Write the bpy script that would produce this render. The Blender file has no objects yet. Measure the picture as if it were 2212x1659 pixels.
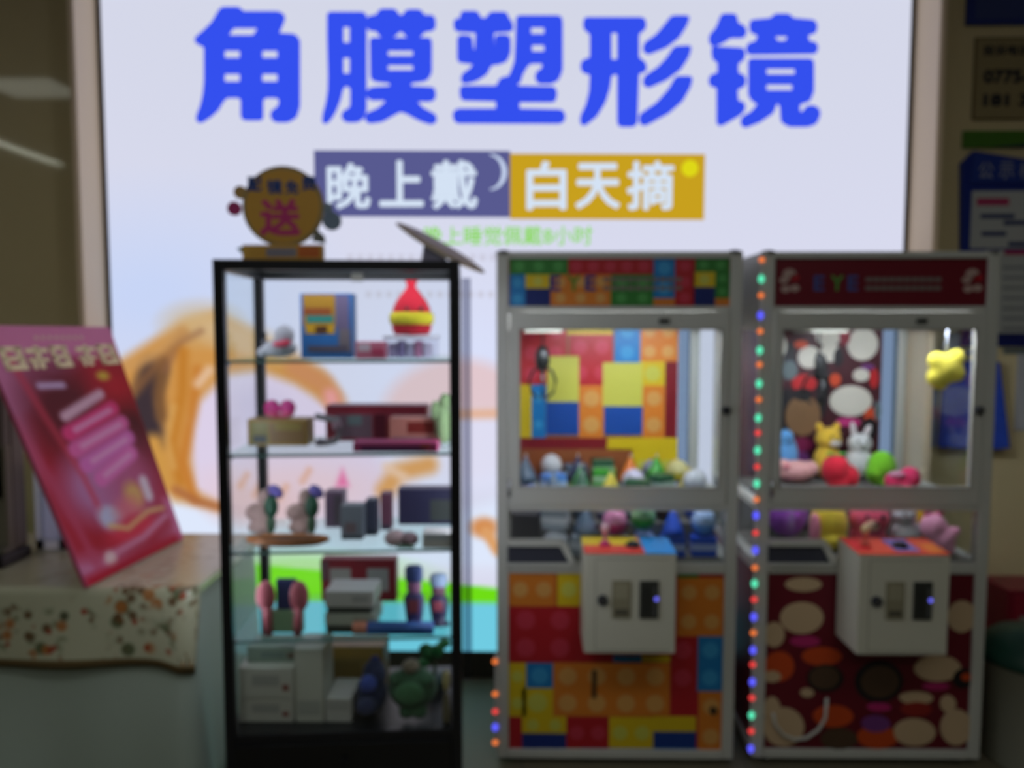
import bpy, bmesh, math, random
from mathutils import Vector, Matrix, Euler
import numpy as np

# ------------------------------------------------------------------ camera, world, exposure
SC = bpy.context.scene
C = SC.collection
FPX, PITCH, YAW, CAMH = 1661.0, math.radians(4.0), math.radians(0.8), 1.55
USE_DOF = True
cd = bpy.data.cameras.new('camera')
cam = bpy.data.objects.new('camera', cd); C.objects.link(cam)
cam.location = (0, 0, CAMH)
cam.rotation_euler = (math.pi / 2 - PITCH, 0, YAW)
cd.sensor_width = 36.0; cd.lens = FPX / 2212 * 36
cd.clip_start = 0.05; cd.clip_end = 60
cd.dof.use_dof = USE_DOF
cd.dof.focus_distance = 0.30          # the photograph is out of focus everywhere: focused far too near
cd.dof.aperture_fstop = 9.3
SC.camera = cam
W = bpy.data.worlds.new('world'); SC.world = W; W.use_nodes = True
W.node_tree.nodes['Background'].inputs[0].default_value = (0.9, 0.95, 1.0, 1)
W.node_tree.nodes['Background'].inputs[1].default_value = 0.02
SC.view_settings.view_transform = 'Standard'; SC.view_settings.look = 'None'
SC.view_settings.exposure = 0.0; SC.view_settings.gamma = 1.0
SC.view_settings.use_curve_mapping = False
SC.cycles.max_bounces = 8; SC.cycles.transparent_max_bounces = 16
SC.cycles.caustics_reflective = False; SC.cycles.caustics_refractive = False

AMBIENT_L = 6.0       # radiance of the unseen ceiling panels added for ambient light
TUBE_L = 9.0          # slim ceiling tubes over the left
MACH_L = 60.0         # lamp tube in each claw machine
CAB_L = 28.0          # added lamp strips, unseen behind the cabinet's front frame

CAMM = Euler((math.pi / 2 - PITCH, 0, YAW)).to_matrix()
def P(px, py, Y):
    "the point of the plane y = Y that shows at pixel px, py"
    d = CAMM @ Vector(((px - 1106) / FPX, -(py - 829.5) / FPX, -1))
    return Vector((0, 0, CAMH)) + d * (Y / d.y)
def PZ(px, py, z):
    d = CAMM @ Vector(((px - 1106) / FPX, -(py - 829.5) / FPX, -1))
    return Vector((0, 0, CAMH)) + d * ((z - CAMH) / d.z)
def PR(x0, y0, x1, y1, Y):
    "pixel rectangle -> x0, x1, z0, z1 on plane Y"
    ym, xm = (y0 + y1) / 2, (x0 + x1) / 2
    return P(x0, ym, Y).x, P(x1, ym, Y).x, P(xm, y1, Y).z, P(xm, y0, Y).z

# ------------------------------------------------------------------ materials
def lin(c):
    c = c / 255.0
    return c / 12.92 if c <= 0.04045 else ((c + 0.055) / 1.055) ** 2.4
def rgb(c): return (lin(c[0]), lin(c[1]), lin(c[2]), 1)
MATS = {}
def M(c, rough=0.55, metal=0.0, coat=0.0, name=None):
    key = (tuple(c), rough, metal, coat)
    if key in MATS: return MATS[key]
    m = bpy.data.materials.new(name or 'paint_%d_%d_%d' % tuple(c)); m.use_nodes = True
    b = m.node_tree.nodes['Principled BSDF']
    b.inputs['Base Color'].default_value = rgb(c)
    b.inputs['Roughness'].default_value = rough
    b.inputs['Metallic'].default_value = metal
    b.inputs['Coat Weight'].default_value = coat
    MATS[key] = m
    return m
def fuzzy(c, scale=60.0, amount=0.25, rough=0.9, bump=0.3):
    "cloth / plush: a little colour noise and bump"
    key = ('f', tuple(c), scale)
    if key in MATS: return MATS[key]
    m = bpy.data.materials.new('plush_%d_%d_%d' % tuple(c)); m.use_nodes = True
    nt = m.node_tree; b = nt.nodes['Principled BSDF']
    tc = nt.nodes.new('ShaderNodeTexCoord'); nz = nt.nodes.new('ShaderNodeTexNoise')
    nz.inputs['Scale'].default_value = scale; nz.inputs['Detail'].default_value = 3
    nt.links.new(tc.outputs['Object'], nz.inputs['Vector'])
    mx = nt.nodes.new('ShaderNodeMixRGB'); col = rgb(c)
    mx.inputs[1].default_value = tuple(v * (1 - amount) for v in col[:3]) + (1,)
    mx.inputs[2].default_value = tuple(min(1, v * (1 + amount)) for v in col[:3]) + (1,)
    nt.links.new(nz.outputs['Fac'], mx.inputs[0]); nt.links.new(mx.outputs[0], b.inputs['Base Color'])
    bp = nt.nodes.new('ShaderNodeBump'); bp.inputs['Strength'].default_value = bump; bp.inputs['Distance'].default_value = 0.004
    nt.links.new(nz.outputs['Fac'], bp.inputs['Height']); nt.links.new(bp.outputs[0], b.inputs['Normal'])
    b.inputs['Roughness'].default_value = rough
    b.inputs['Sheen Weight'].default_value = 0.2
    MATS[key] = m
    return m
def E(c, s=1.0, sample=False):
    "something that gives off light: a backlit print, an LED, a lamp"
    key = ('e', tuple(c), s)
    if key in MATS: return MATS[key]
    m = bpy.data.materials.new('glow_%d_%d_%d' % tuple(c)); m.use_nodes = True
    nt = m.node_tree; nt.nodes.clear()
    o = nt.nodes.new('ShaderNodeOutputMaterial'); e = nt.nodes.new('ShaderNodeEmission')
    e.inputs[0].default_value = rgb(c); e.inputs[1].default_value = s
    nt.links.new(e.outputs[0], o.inputs[0])
    if not sample: m.cycles.emission_sampling = 'NONE'
    MATS[key] = m
    return m
def attr_mat(name, emit):
    m = bpy.data.materials.new(name); m.use_nodes = True
    nt = m.node_tree
    at = nt.nodes.new('ShaderNodeAttribute'); at.attribute_name = 'print'
    b = nt.nodes['Principled BSDF']
    if emit:
        nt.nodes.remove(b)
        e = nt.nodes.new('ShaderNodeEmission'); nt.links.new(at.outputs['Color'], e.inputs[0])
        nt.links.new(e.outputs[0], nt.nodes['Material Output'].inputs[0])
    else:
        nt.links.new(at.outputs['Color'], b.inputs['Base Color']); b.inputs['Roughness'].default_value = 0.55; b.inputs['Specular IOR Level'].default_value = 0.15
    return m
def glass(tint=(0.96, 0.98, 0.98), gloss=0.06, name='clear_glass'):
    m = bpy.data.materials.new(name); m.use_nodes = True
    nt = m.node_tree; nt.nodes.clear()
    o = nt.nodes.new('ShaderNodeOutputMaterial'); t = nt.nodes.new('ShaderNodeBsdfTransparent')
    g = nt.nodes.new('ShaderNodeBsdfGlossy'); x = nt.nodes.new('ShaderNodeMixShader'); f = nt.nodes.new('ShaderNodeFresnel'); k = nt.nodes.new('ShaderNodeMath'); k.operation = 'MINIMUM'; k.inputs[1].default_value = gloss
    t.inputs[0].default_value = (*tint, 1); g.inputs['Roughness'].default_value = 0.03
    f.inputs[0].default_value = 1.35
    nt.links.new(f.outputs[0], k.inputs[0]); nt.links.new(k.outputs[0], x.inputs[0]); nt.links.new(t.outputs[0], x.inputs[1]); nt.links.new(g.outputs[0], x.inputs[2])
    nt.links.new(x.outputs[0], o.inputs[0])
    return m
GLASS = glass()
GREEN_GLASS = glass((0.86, 0.94, 0.92), name='shelf_glass')
BACKGLASS = glass((0.55, 0.64, 0.72), name='tinted_glass')
GREY_TINT = glass((0.62, 0.63, 0.68), name='grey_tint_glass')
CLEARBOX = glass((0.92, 0.92, 0.95), name='clear_plastic')
BLACK = M((22, 23, 28), 0.35, 0, name='black_paint')
FRAME = M((200, 201, 192), 0.42, 0, name='white_powder_coat')
DARK = M((40, 41, 48), 0.4)
WHITE = M((225, 225, 222), 0.45)
CHROME = M((190, 192, 196), 0.2, 1.0)
RED, ORANGE, YELLOW, BLUE, GREEN, MAROON = M((186, 30, 42), .4), M((222, 130, 42), .4), M((226, 196, 30), .4), M((26, 128, 196), .4), M((52, 130, 52), .4), M((112, 16, 34), .4)
LRED, LORANGE, LYELLOW, LBLUE, LGREEN = M((205, 58, 78), .4), M((224, 165, 90), .4), M((214, 212, 90), .4), M((60, 160, 216), .4), M((80, 160, 80), .4)
STUD = {RED: LRED, ORANGE: LORANGE, YELLOW: LYELLOW, BLUE: LBLUE, GREEN: LGREEN, MAROON: RED}
CREAM, BROWN, PURPLE, MAGENTA = M((206, 178, 140), .5), M((92, 70, 50), .5), M((120, 60, 130), .5), M((190, 40, 110), .5)

# ------------------------------------------------------------------ mesh helpers
class MB:
    def __init__(s): s.v = []; s.f = []; s.m = []; s.sm = []; s.mats = []
    def mi(s, mat):
        if mat not in s.mats: s.mats.append(mat)
        return s.mats.index(mat)
    def take(s, bm, mat, smooth=False, mx=None):
        b = len(s.v); i = s.mi(mat)
        bm.verts.index_update()
        for v in bm.verts: s.v.append(mx @ v.co if mx else v.co.copy())
        for f in bm.faces:
            s.f.append([b + v.index for v in f.verts]); s.m.append(i); s.sm.append(smooth)
        bm.free(); return s
    def box(s, x0, x1, y0, y1, z0, z1, mat, bev=0.0, mx=None, seg=2):
        bm = bmesh.new(); bmesh.ops.create_cube(bm, size=1)
        for v in bm.verts:
            v.co = Vector(((x0 + x1) / 2 + v.co.x * abs(x1 - x0), (y0 + y1) / 2 + v.co.y * abs(y1 - y0), (z0 + z1) / 2 + v.co.z * abs(z1 - z0)))
        if bev > 0: bmesh.ops.bevel(bm, geom=bm.edges[:], offset=bev, segments=seg, affect='EDGES', profile=0.5)
        return s.take(bm, mat, False, mx)
    def ell(s, c, r, mat, rot=None, u=20, v=12):
        bm = bmesh.new(); bmesh.ops.create_uvsphere(bm, u_segments=u, v_segments=v, radius=1)
        m = Matrix.Translation(Vector(c)) @ (Euler(rot).to_matrix().to_4x4() if rot else Matrix()) @ Matrix.Diagonal((*r, 1))
        return s.take(bm, mat, True, m)
    def cyl(s, a, b, r, mat, r2=None, seg=20, smooth=True):
        a, b = Vector(a), Vector(b); d = b - a
        bm = bmesh.new(); bmesh.ops.create_cone(bm, cap_ends=True, segments=seg, radius1=r, radius2=r if r2 is None else r2, depth=d.length)
        m = Matrix.Translation((a + b) / 2) @ d.to_track_quat('Z', 'Y').to_matrix().to_4x4()
        n = len(s.f); s.take(bm, mat, smooth, m)
        for k in range(n, len(s.f)):
            if len(s.f[k]) > 4: s.sm[k] = False
        return s
    def lathe(s, prof, c, mat, seg=28, mx=None):
        c = Vector(c); b = len(s.v); i = s.mi(mat)
        for r, z in prof:
            for k in range(seg):
                a = 2 * math.pi * k / seg
                p = Vector((c.x + r * math.cos(a), c.y + r * math.sin(a), c.z + z))
                s.v.append(mx @ p if mx else p)
        for j in range(len(prof) - 1):
            for k in range(seg):
                k2 = (k + 1) % seg
                s.f.append([b + j * seg + k, b + j * seg + k2, b + (j + 1) * seg + k2, b + (j + 1) * seg + k]); s.m.append(i); s.sm.append(True)
        for j in (0, len(prof) - 1):
            if prof[j][0] > 1e-5:
                ring = [b + j * seg + k for k in range(seg)]
                s.f.append(ring[::-1] if j == 0 else ring); s.m.append(i); s.sm.append(False)
        return s
    def tube(s, pts, r, mat, seg=8):
        pts = [Vector(p) for p in pts]
        b = len(s.v); i = s.mi(mat); n = len(pts)
        for k, p in enumerate(pts):
            d = (pts[min(k + 1, n - 1)] - pts[max(k - 1, 0)]).normalized()
            q = d.to_track_quat('Z', 'Y')
            for j in range(seg):
                a = 2 * math.pi * j / seg
                s.v.append(p + q @ Vector((r * math.cos(a), r * math.sin(a), 0)))
        for k in range(n - 1):
            for j in range(seg):
                j2 = (j + 1) % seg
                s.f.append([b + k * seg + j, b + k * seg + j2, b + (k + 1) * seg + j2, b + (k + 1) * seg + j]); s.m.append(i); s.sm.append(True)
        s.f.append([b + j for j in range(seg)][::-1]); s.m.append(i); s.sm.append(False)
        s.f.append([b + (n - 1) * seg + j for j in range(seg)]); s.m.append(i); s.sm.append(False)
        return s
    def prism(s, poly, y0, y1, mat, mx=None, smooth=False):
        "outline in x, z extruded from y0 (front) to y1"
        area = sum(poly[k][0] * poly[(k + 1) % len(poly)][1] - poly[(k + 1) % len(poly)][0] * poly[k][1] for k in range(len(poly)))
        if area < 0: poly = poly[::-1]
        b = len(s.v); i = s.mi(mat); n = len(poly)
        for y in (y0, y1):
            for x, z in poly:
                p = Vector((x, y, z)); s.v.append(mx @ p if mx else p)
        s.f.append(list(range(b, b + n))); s.f.append([b + n + k for k in range(n)][::-1]); s.m += [i, i]; s.sm += [False, False]
        for k in range(n):
            k2 = (k + 1) % n
            s.f.append([b + k2, b + k, b + n + k, b + n + k2]); s.m.append(i); s.sm.append(smooth)
        return s
    def disc(s, x, z, rx, rz, y0, y1, mat, seg=28, mx=None):
        return s.prism([(x + rx * math.cos(2 * math.pi * k / seg), z + rz * math.sin(2 * math.pi * k / seg)) for k in range(seg)], y0, y1, mat, mx, True)
    def mesh(s, me, mat, mx):
        b = len(s.v); i = s.mi(mat)
        for v in me.vertices: s.v.append(mx @ v.co)
        for p in me.polygons: s.f.append([b + k for k in p.vertices]); s.m.append(i); s.sm.append(False)
        return s
    def grid(s, fn, nu, nv, mat, smooth=True):
        b = len(s.v); i = s.mi(mat)
        for j in range(nv + 1):
            for k in range(nu + 1): s.v.append(Vector(fn(k / nu, j / nv)))
        for j in range(nv):
            for k in range(nu):
                a = b + j * (nu + 1) + k
                s.f.append([a, a + 1, a + nu + 2, a + nu + 1]); s.m.append(i); s.sm.append(smooth)
        return s
    def build(s, name, parent=None, off=(0, 0, 0), loc=None):
        off = Vector(off) if loc is None else Vector(loc)
        me = bpy.data.meshes.new(name)
        me.from_pydata([v - off for v in s.v], [], s.f)
        for m in s.mats: me.materials.append(m)
        for p, mi, sm in zip(me.polygons, s.m, s.sm): p.material_index = mi; p.use_smooth = sm
        me.update()
        o = bpy.data.objects.new(name, me); C.objects.link(o)
        if parent is not None: o.parent = parent
        if loc is not None: o.location = loc
        return o
def tag(o, label, cat, group=None, kind=None):
    o['label'] = label; o['category'] = cat
    if group: o['group'] = group
    if kind: o['kind'] = kind
    return o
def thing(name, label, cat, loc=(0, 0, 0), rz=0, group=None):
    o = bpy.data.objects.new(name, None); C.objects.link(o)
    o.empty_display_size = 0.05; o.location = loc; o.rotation_euler = (0, 0, rz)
    return tag(o, label, cat, group)
def struct(name, mb):
    o = mb.build(name); o['kind'] = 'structure'; return o
def copy_tree(o, parent=None):
    c = o.copy(); C.objects.link(c); c.parent = parent
    for ch in list(o.children): copy_tree(ch, c)
    return c
def remesh(o, vox=0.006, smooth=6):
    m = o.modifiers.new('blend', 'REMESH'); m.mode = 'VOXEL'; m.voxel_size = vox; m.use_smooth_shade = True
    if smooth:
        k = o.modifiers.new('soften', 'SMOOTH'); k.iterations = smooth; k.factor = 0.5
    return o
def eval_mesh(o):
    dg = bpy.context.evaluated_depsgraph_get()
    return bpy.data.meshes.new_from_object(o.evaluated_get(dg))
def text_mesh(s, bold=0.0):
    cu = bpy.data.curves.new('lettering', 'FONT'); cu.body = s; cu.size = 1.0; cu.offset = bold; cu.resolution_u = 3; cu.extrude = 0.0
    o = bpy.data.objects.new('lettering', cu); C.objects.link(o)
    bpy.context.view_layer.update()
    me = eval_mesh(o); bpy.data.objects.remove(o); bpy.data.curves.remove(cu)
    return me
def put_text(mb, s, x0, x1, z0, z1, y, mat, bold=0.0, mx=None):
    "lettering fitted to a rectangle of the plane y"
    me = text_mesh(s)
    if not me.vertices: return
    xs = [v.co.x for v in me.vertices]; ys = [v.co.y for v in me.vertices]
    ax, bx, ay, by = min(xs), max(xs), min(ys), max(ys)
    sx, sz = (x1 - x0) / max(bx - ax, 1e-6), (z1 - z0) / max(by - ay, 1e-6)
    ring = [(0, 0)] if bold <= 0 else [(bold * math.cos(q * math.pi / 4), bold * math.sin(q * math.pi / 4)) for q in range(8)] + [(0, 0)]
    sx, sz = (x1 - x0) / max(bx - ax + 2 * bold, 1e-6), (z1 - z0) / max(by - ay + 2 * bold, 1e-6)
    for n, (ox, oz) in enumerate(ring):                      # heavier strokes: the glyph laid down again a little to every side
        m = Matrix(((sx, 0, 0, x0 + (bold + ox - ax) * sx), (0, 0, 1, y - n * .00004), (0, sz, 0, z0 + (bold + oz - ay) * sz), (0, 0, 0, 1)))
        mb.mesh(me, mat, (mx @ m) if mx else m)
    bpy.data.meshes.remove(me)
def fill_mesh(loops):
    "closed outlines with holes -> flat filled mesh in x, y"
    cu = bpy.data.curves.new('outline', 'CURVE'); cu.dimensions = '2D'; cu.fill_mode = 'BOTH'
    for lp in loops:
        sp = cu.splines.new('POLY'); sp.points.add(len(lp) - 1)
        for p, (x, y) in zip(sp.points, lp): p.co = (x, y, 0, 1)
        sp.use_cyclic_u = True
    o = bpy.data.objects.new('outline', cu); C.objects.link(o); bpy.context.view_layer.update()
    me = eval_mesh(o); bpy.data.objects.remove(o); bpy.data.curves.remove(cu)
    return me
def attr_grid(name, pts, cols, nu, nv, mat, parent, off):
    me = bpy.data.meshes.new(name)
    faces = []
    for j in range(nv):
        for k in range(nu):
            a = j * (nu + 1) + k; faces.append([a, a + nu + 1, a + nu + 2, a + 1])
    me.from_pydata([Vector(p) - Vector(off) for p in pts], [], faces)
    ca = me.color_attributes.new('print', 'FLOAT_COLOR', 'POINT')
    ca.data.foreach_set('color', np.concatenate([cols, np.ones((len(cols), 1))], axis=1).astype(np.float32).ravel())
    me.materials.append(mat); me.update()
    o = bpy.data.objects.new(name, me); C.objects.link(o); o.parent = parent
    return o
# soft painting for printed pictures: arrays of x, y (any unit) -> colour
def srgb_lin(a):
    a = np.asarray(a, float) / 255
    return np.where(a <= 0.04045, a / 12.92, ((a + 0.055) / 1.055) ** 2.4)
class Paint:
    def __init__(s, X, Y, base): s.X, s.Y = X, Y; s.c = np.ones((len(X), 3)) * np.array(base, float)
    def mask(s, m, col): s.c = s.c * (1 - m[:, None]) + np.array(col, float) * m[:, None]; return s
    def ell(s, cx, cy, rx, ry, col, soft=0.2, ang=0.0, a=1.0):
        ca, sa = math.cos(ang), math.sin(ang); x, y = s.X - cx, s.Y - cy
        u, v = (x * ca + y * sa) / rx, (-x * sa + y * ca) / ry
        d = np.sqrt(u * u + v * v)
        return s.mask(a * np.clip((1 + soft - d) / (2 * soft), 0, 1), col)
    def rect(s, x0, y0, x1, y1, col, soft=3.0, a=1.0):
        d = np.minimum(np.minimum(s.X - x0, x1 - s.X), np.minimum(s.Y - y0, y1 - s.Y))
        return s.mask(a * np.clip(d / (2 * soft) + 0.5, 0, 1), col)
    def line(s, pts, w, col, soft=3.0, a=1.0):
        best = np.full(len(s.X), 1e9)
        for (x0, y0), (x1, y1) in zip(pts[:-1], pts[1:]):
            dx, dy = x1 - x0, y1 - y0
            t = np.clip(((s.X - x0) * dx + (s.Y - y0) * dy) / (dx * dx + dy * dy), 0, 1)
            best = np.minimum(best, np.hypot(s.X - x0 - t * dx, s.Y - y0 - t * dy))
        return s.mask(a * np.clip((w - best) / (2 * soft) + 0.5, 0, 1), col)
    def poly(s, pts, col, soft=4.0, a=1.0):
        inside = np.zeros(len(s.X), bool); best = np.full(len(s.X), 1e9)
        for (x0, y0), (x1, y1) in zip(pts, pts[1:] + pts[:1]):
            c = ((y0 > s.Y) != (y1 > s.Y)) & (s.X < (x1 - x0) * (s.Y - y0) / ((y1 - y0) or 1e-9) + x0)
            inside ^= c
            dx, dy = x1 - x0, y1 - y0
            t = np.clip(((s.X - x0) * dx + (s.Y - y0) * dy) / (dx * dx + dy * dy + 1e-9), 0, 1)
            best = np.minimum(best, np.hypot(s.X - x0 - t * dx, s.Y - y0 - t * dy))
        sd = np.where(inside, best, -best)
        return s.mask(a * np.clip(sd / (2 * soft) + 0.5, 0, 1), col)

rnd = random.Random(23)
YW = 3.38                      # the wall with the light box
YM, MD = 2.65, 0.66            # claw machines: front plane, depth

# ------------------------------------------------------------------ room shell
def wall_mat():
    m = bpy.data.materials.new('olive_polished_wall'); m.use_nodes = True
    nt = m.node_tree; b = nt.nodes['Principled BSDF']
    tc = nt.nodes.new('ShaderNodeTexCoord'); nz = nt.nodes.new('ShaderNodeTexNoise'); nz.inputs['Scale'].default_value = 0.8; nz.inputs['Detail'].default_value = 4
    r = nt.nodes.new('ShaderNodeValToRGB')
    r.color_ramp.elements[0].color = rgb((226, 208, 158)); r.color_ramp.elements[1].color = rgb((238, 221, 172))
    nt.links.new(tc.outputs['Object'], nz.inputs['Vector']); nt.links.new(nz.outputs['Fac'], r.inputs['Fac']); nt.links.new(r.outputs[0], b.inputs['Base Color'])
    b.inputs['Roughness'].default_value = 0.05; b.inputs['Specular IOR Level'].default_value = 0.5
    return m
def floor_mat():
    m = bpy.data.materials.new('polished_floor_tile'); m.use_nodes = True
    nt = m.node_tree; b = nt.nodes['Principled BSDF']
    tc = nt.nodes.new('ShaderNodeTexCoord'); br = nt.nodes.new('ShaderNodeTexBrick')
    br.offset = 0; br.inputs['Scale'].default_value = 1.0; br.inputs['Brick Width'].default_value = 0.8; br.inputs['Row Height'].default_value = 0.8
    br.inputs['Mortar Size'].default_value = 0.003
    br.inputs['Color1'].default_value = rgb((112, 106, 86)); br.inputs['Color2'].default_value = rgb((107, 101, 82)); br.inputs['Mortar'].default_value = rgb((80, 78, 70))
    nt.links.new(tc.outputs['Object'], br.inputs['Vector']); nt.links.new(br.outputs['Color'], b.inputs['Base Color'])
    b.inputs['Roughness'].default_value = 0.5
    return m
RX0, RX1, RY0, RZ = -9.0, 4.2, -6.5, 3.4
struct('floor', MB().box(RX0, RX1, RY0, YW, -0.1, 0, floor_mat()))
struct('ceiling', MB().box(RX0, RX1, RY0, YW, RZ, RZ + 0.1, M((200, 198, 190), 0.8)))
WALLM = wall_mat()
struct('wall_back', MB().box(RX0, RX1, YW, YW + 0.1, 0, RZ, WALLM))
PLAIN = M((150, 142, 120), 0.8, name='plain_wall')
struct('wall_left', MB().box(RX0 - 0.1, RX0, RY0, YW, 0, RZ, PLAIN))
struct('wall_right', MB().box(RX1, RX1 + 0.1, RY0, YW, 0, RZ, PLAIN))
struct('wall_front', MB().box(RX0, RX1, RY0 - 0.1, RY0, 0, RZ, PLAIN))

def ceiling_light(x0, x1, y0, y1, L, label, c=(244, 247, 244)):
    t = thing('ceiling_light', label, 'ceiling light', ((x0 + x1) / 2, (y0 + y1) / 2, RZ), 0, 'ceiling lights')
    off = t.location
    MB().box(x0, x1, y0, y1, RZ - 0.035, RZ - 0.028, E(c, L, True)).build('diffuser', t, off)
    f = MB(); w = 0.02
    for a in ((x0 - w, x0, y0 - w, y1 + w), (x1, x1 + w, y0 - w, y1 + w), (x0, x1, y0 - w, y0), (x0, x1, y1, y1 + w)):
        f.box(*a, RZ - 0.04, RZ, WHITE)
    f.build('housing', t, off)
ceiling_light(-1.5, -0.3, -0.2, 0.4, AMBIENT_L * .6, 'added unseen square ceiling panel light over the left of the hall')  # four unseen panels, put in to light the fronts evenly
ceiling_light(0.5, 1.7, -0.2, 0.4, AMBIENT_L * .6, 'added unseen square ceiling panel light over the right of the hall')
ceiling_light(-1.5, -0.3, -2.4, -1.8, AMBIENT_L, 'added unseen square ceiling panel light far back over the left')
ceiling_light(0.5, 1.7, -2.4, -1.8, AMBIENT_L, 'added unseen square ceiling panel light far back over the right')
# slim tubes that mirror in the polished wall at the far left
def mirror_x(px, py):
    "where the ceiling point seen mirrored in the wall at px, py lies"
    d = CAMM @ Vector(((px - 1106) / FPX, -(py - 829.5) / FPX, -1))
    k = (RZ - 0.035 - CAMH) / d.z
    p = Vector((0, 0, CAMH)) + d * k
    return Vector((p.x, 2 * YW - p.y, p.z))
a, b = mirror_x(-30, 278), mirror_x(124, 356)
ceiling_light(b.x - 0.02, b.x + 0.09, b.y, a.y, TUBE_L, 'slim ceiling tube light mirrored as a bright streak in the dark wall', (235, 240, 220))

a, b = mirror_x(-60, 168), mirror_x(150, 210)
ceiling_light(a.x, mirror_x(150, 190).x, a.y, b.y, 2.2, 'wide dim ceiling panel mirrored as a grey band in the dark wall', (225, 230, 215)) if a.y < b.y else ceiling_light(a.x, mirror_x(150, 190).x, b.y, a.y, 2.2, 'wide dim ceiling panel mirrored as a grey band in the dark wall', (225, 230, 215))
a, b = mirror_x(-40, 484), mirror_x(12, 497)
ceiling_light(b.x - .05, b.x + .05, min(a.y, b.y), max(a.y, b.y), TUBE_L, 'slim ceiling tube light far away at the left', (235, 240, 220))

# ------------------------------------------------------------------ the light box
LBX0, LBX1 = P(221, 300, YW - 0.05).x, P(1966, 300, YW - 0.05).x
LBZ0, LBZ1 = P(1040, 1407, YW - 0.05).z, 3.16
YF = YW - 0.05                 # printed face
lb = thing('light_box_sign', 'huge backlit poster wall with blue headline, sleeping girl and green and cyan bands', 'sign', ((LBX0 + LBX1) / 2, YW, LBZ0))
lo = lb.location
MB().box(LBX0, LBX1, YF + 0.004, YW - 0.001, LBZ0, LBZ1, M((60, 58, 55), .6)).build('casing', lb, lo)
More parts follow.
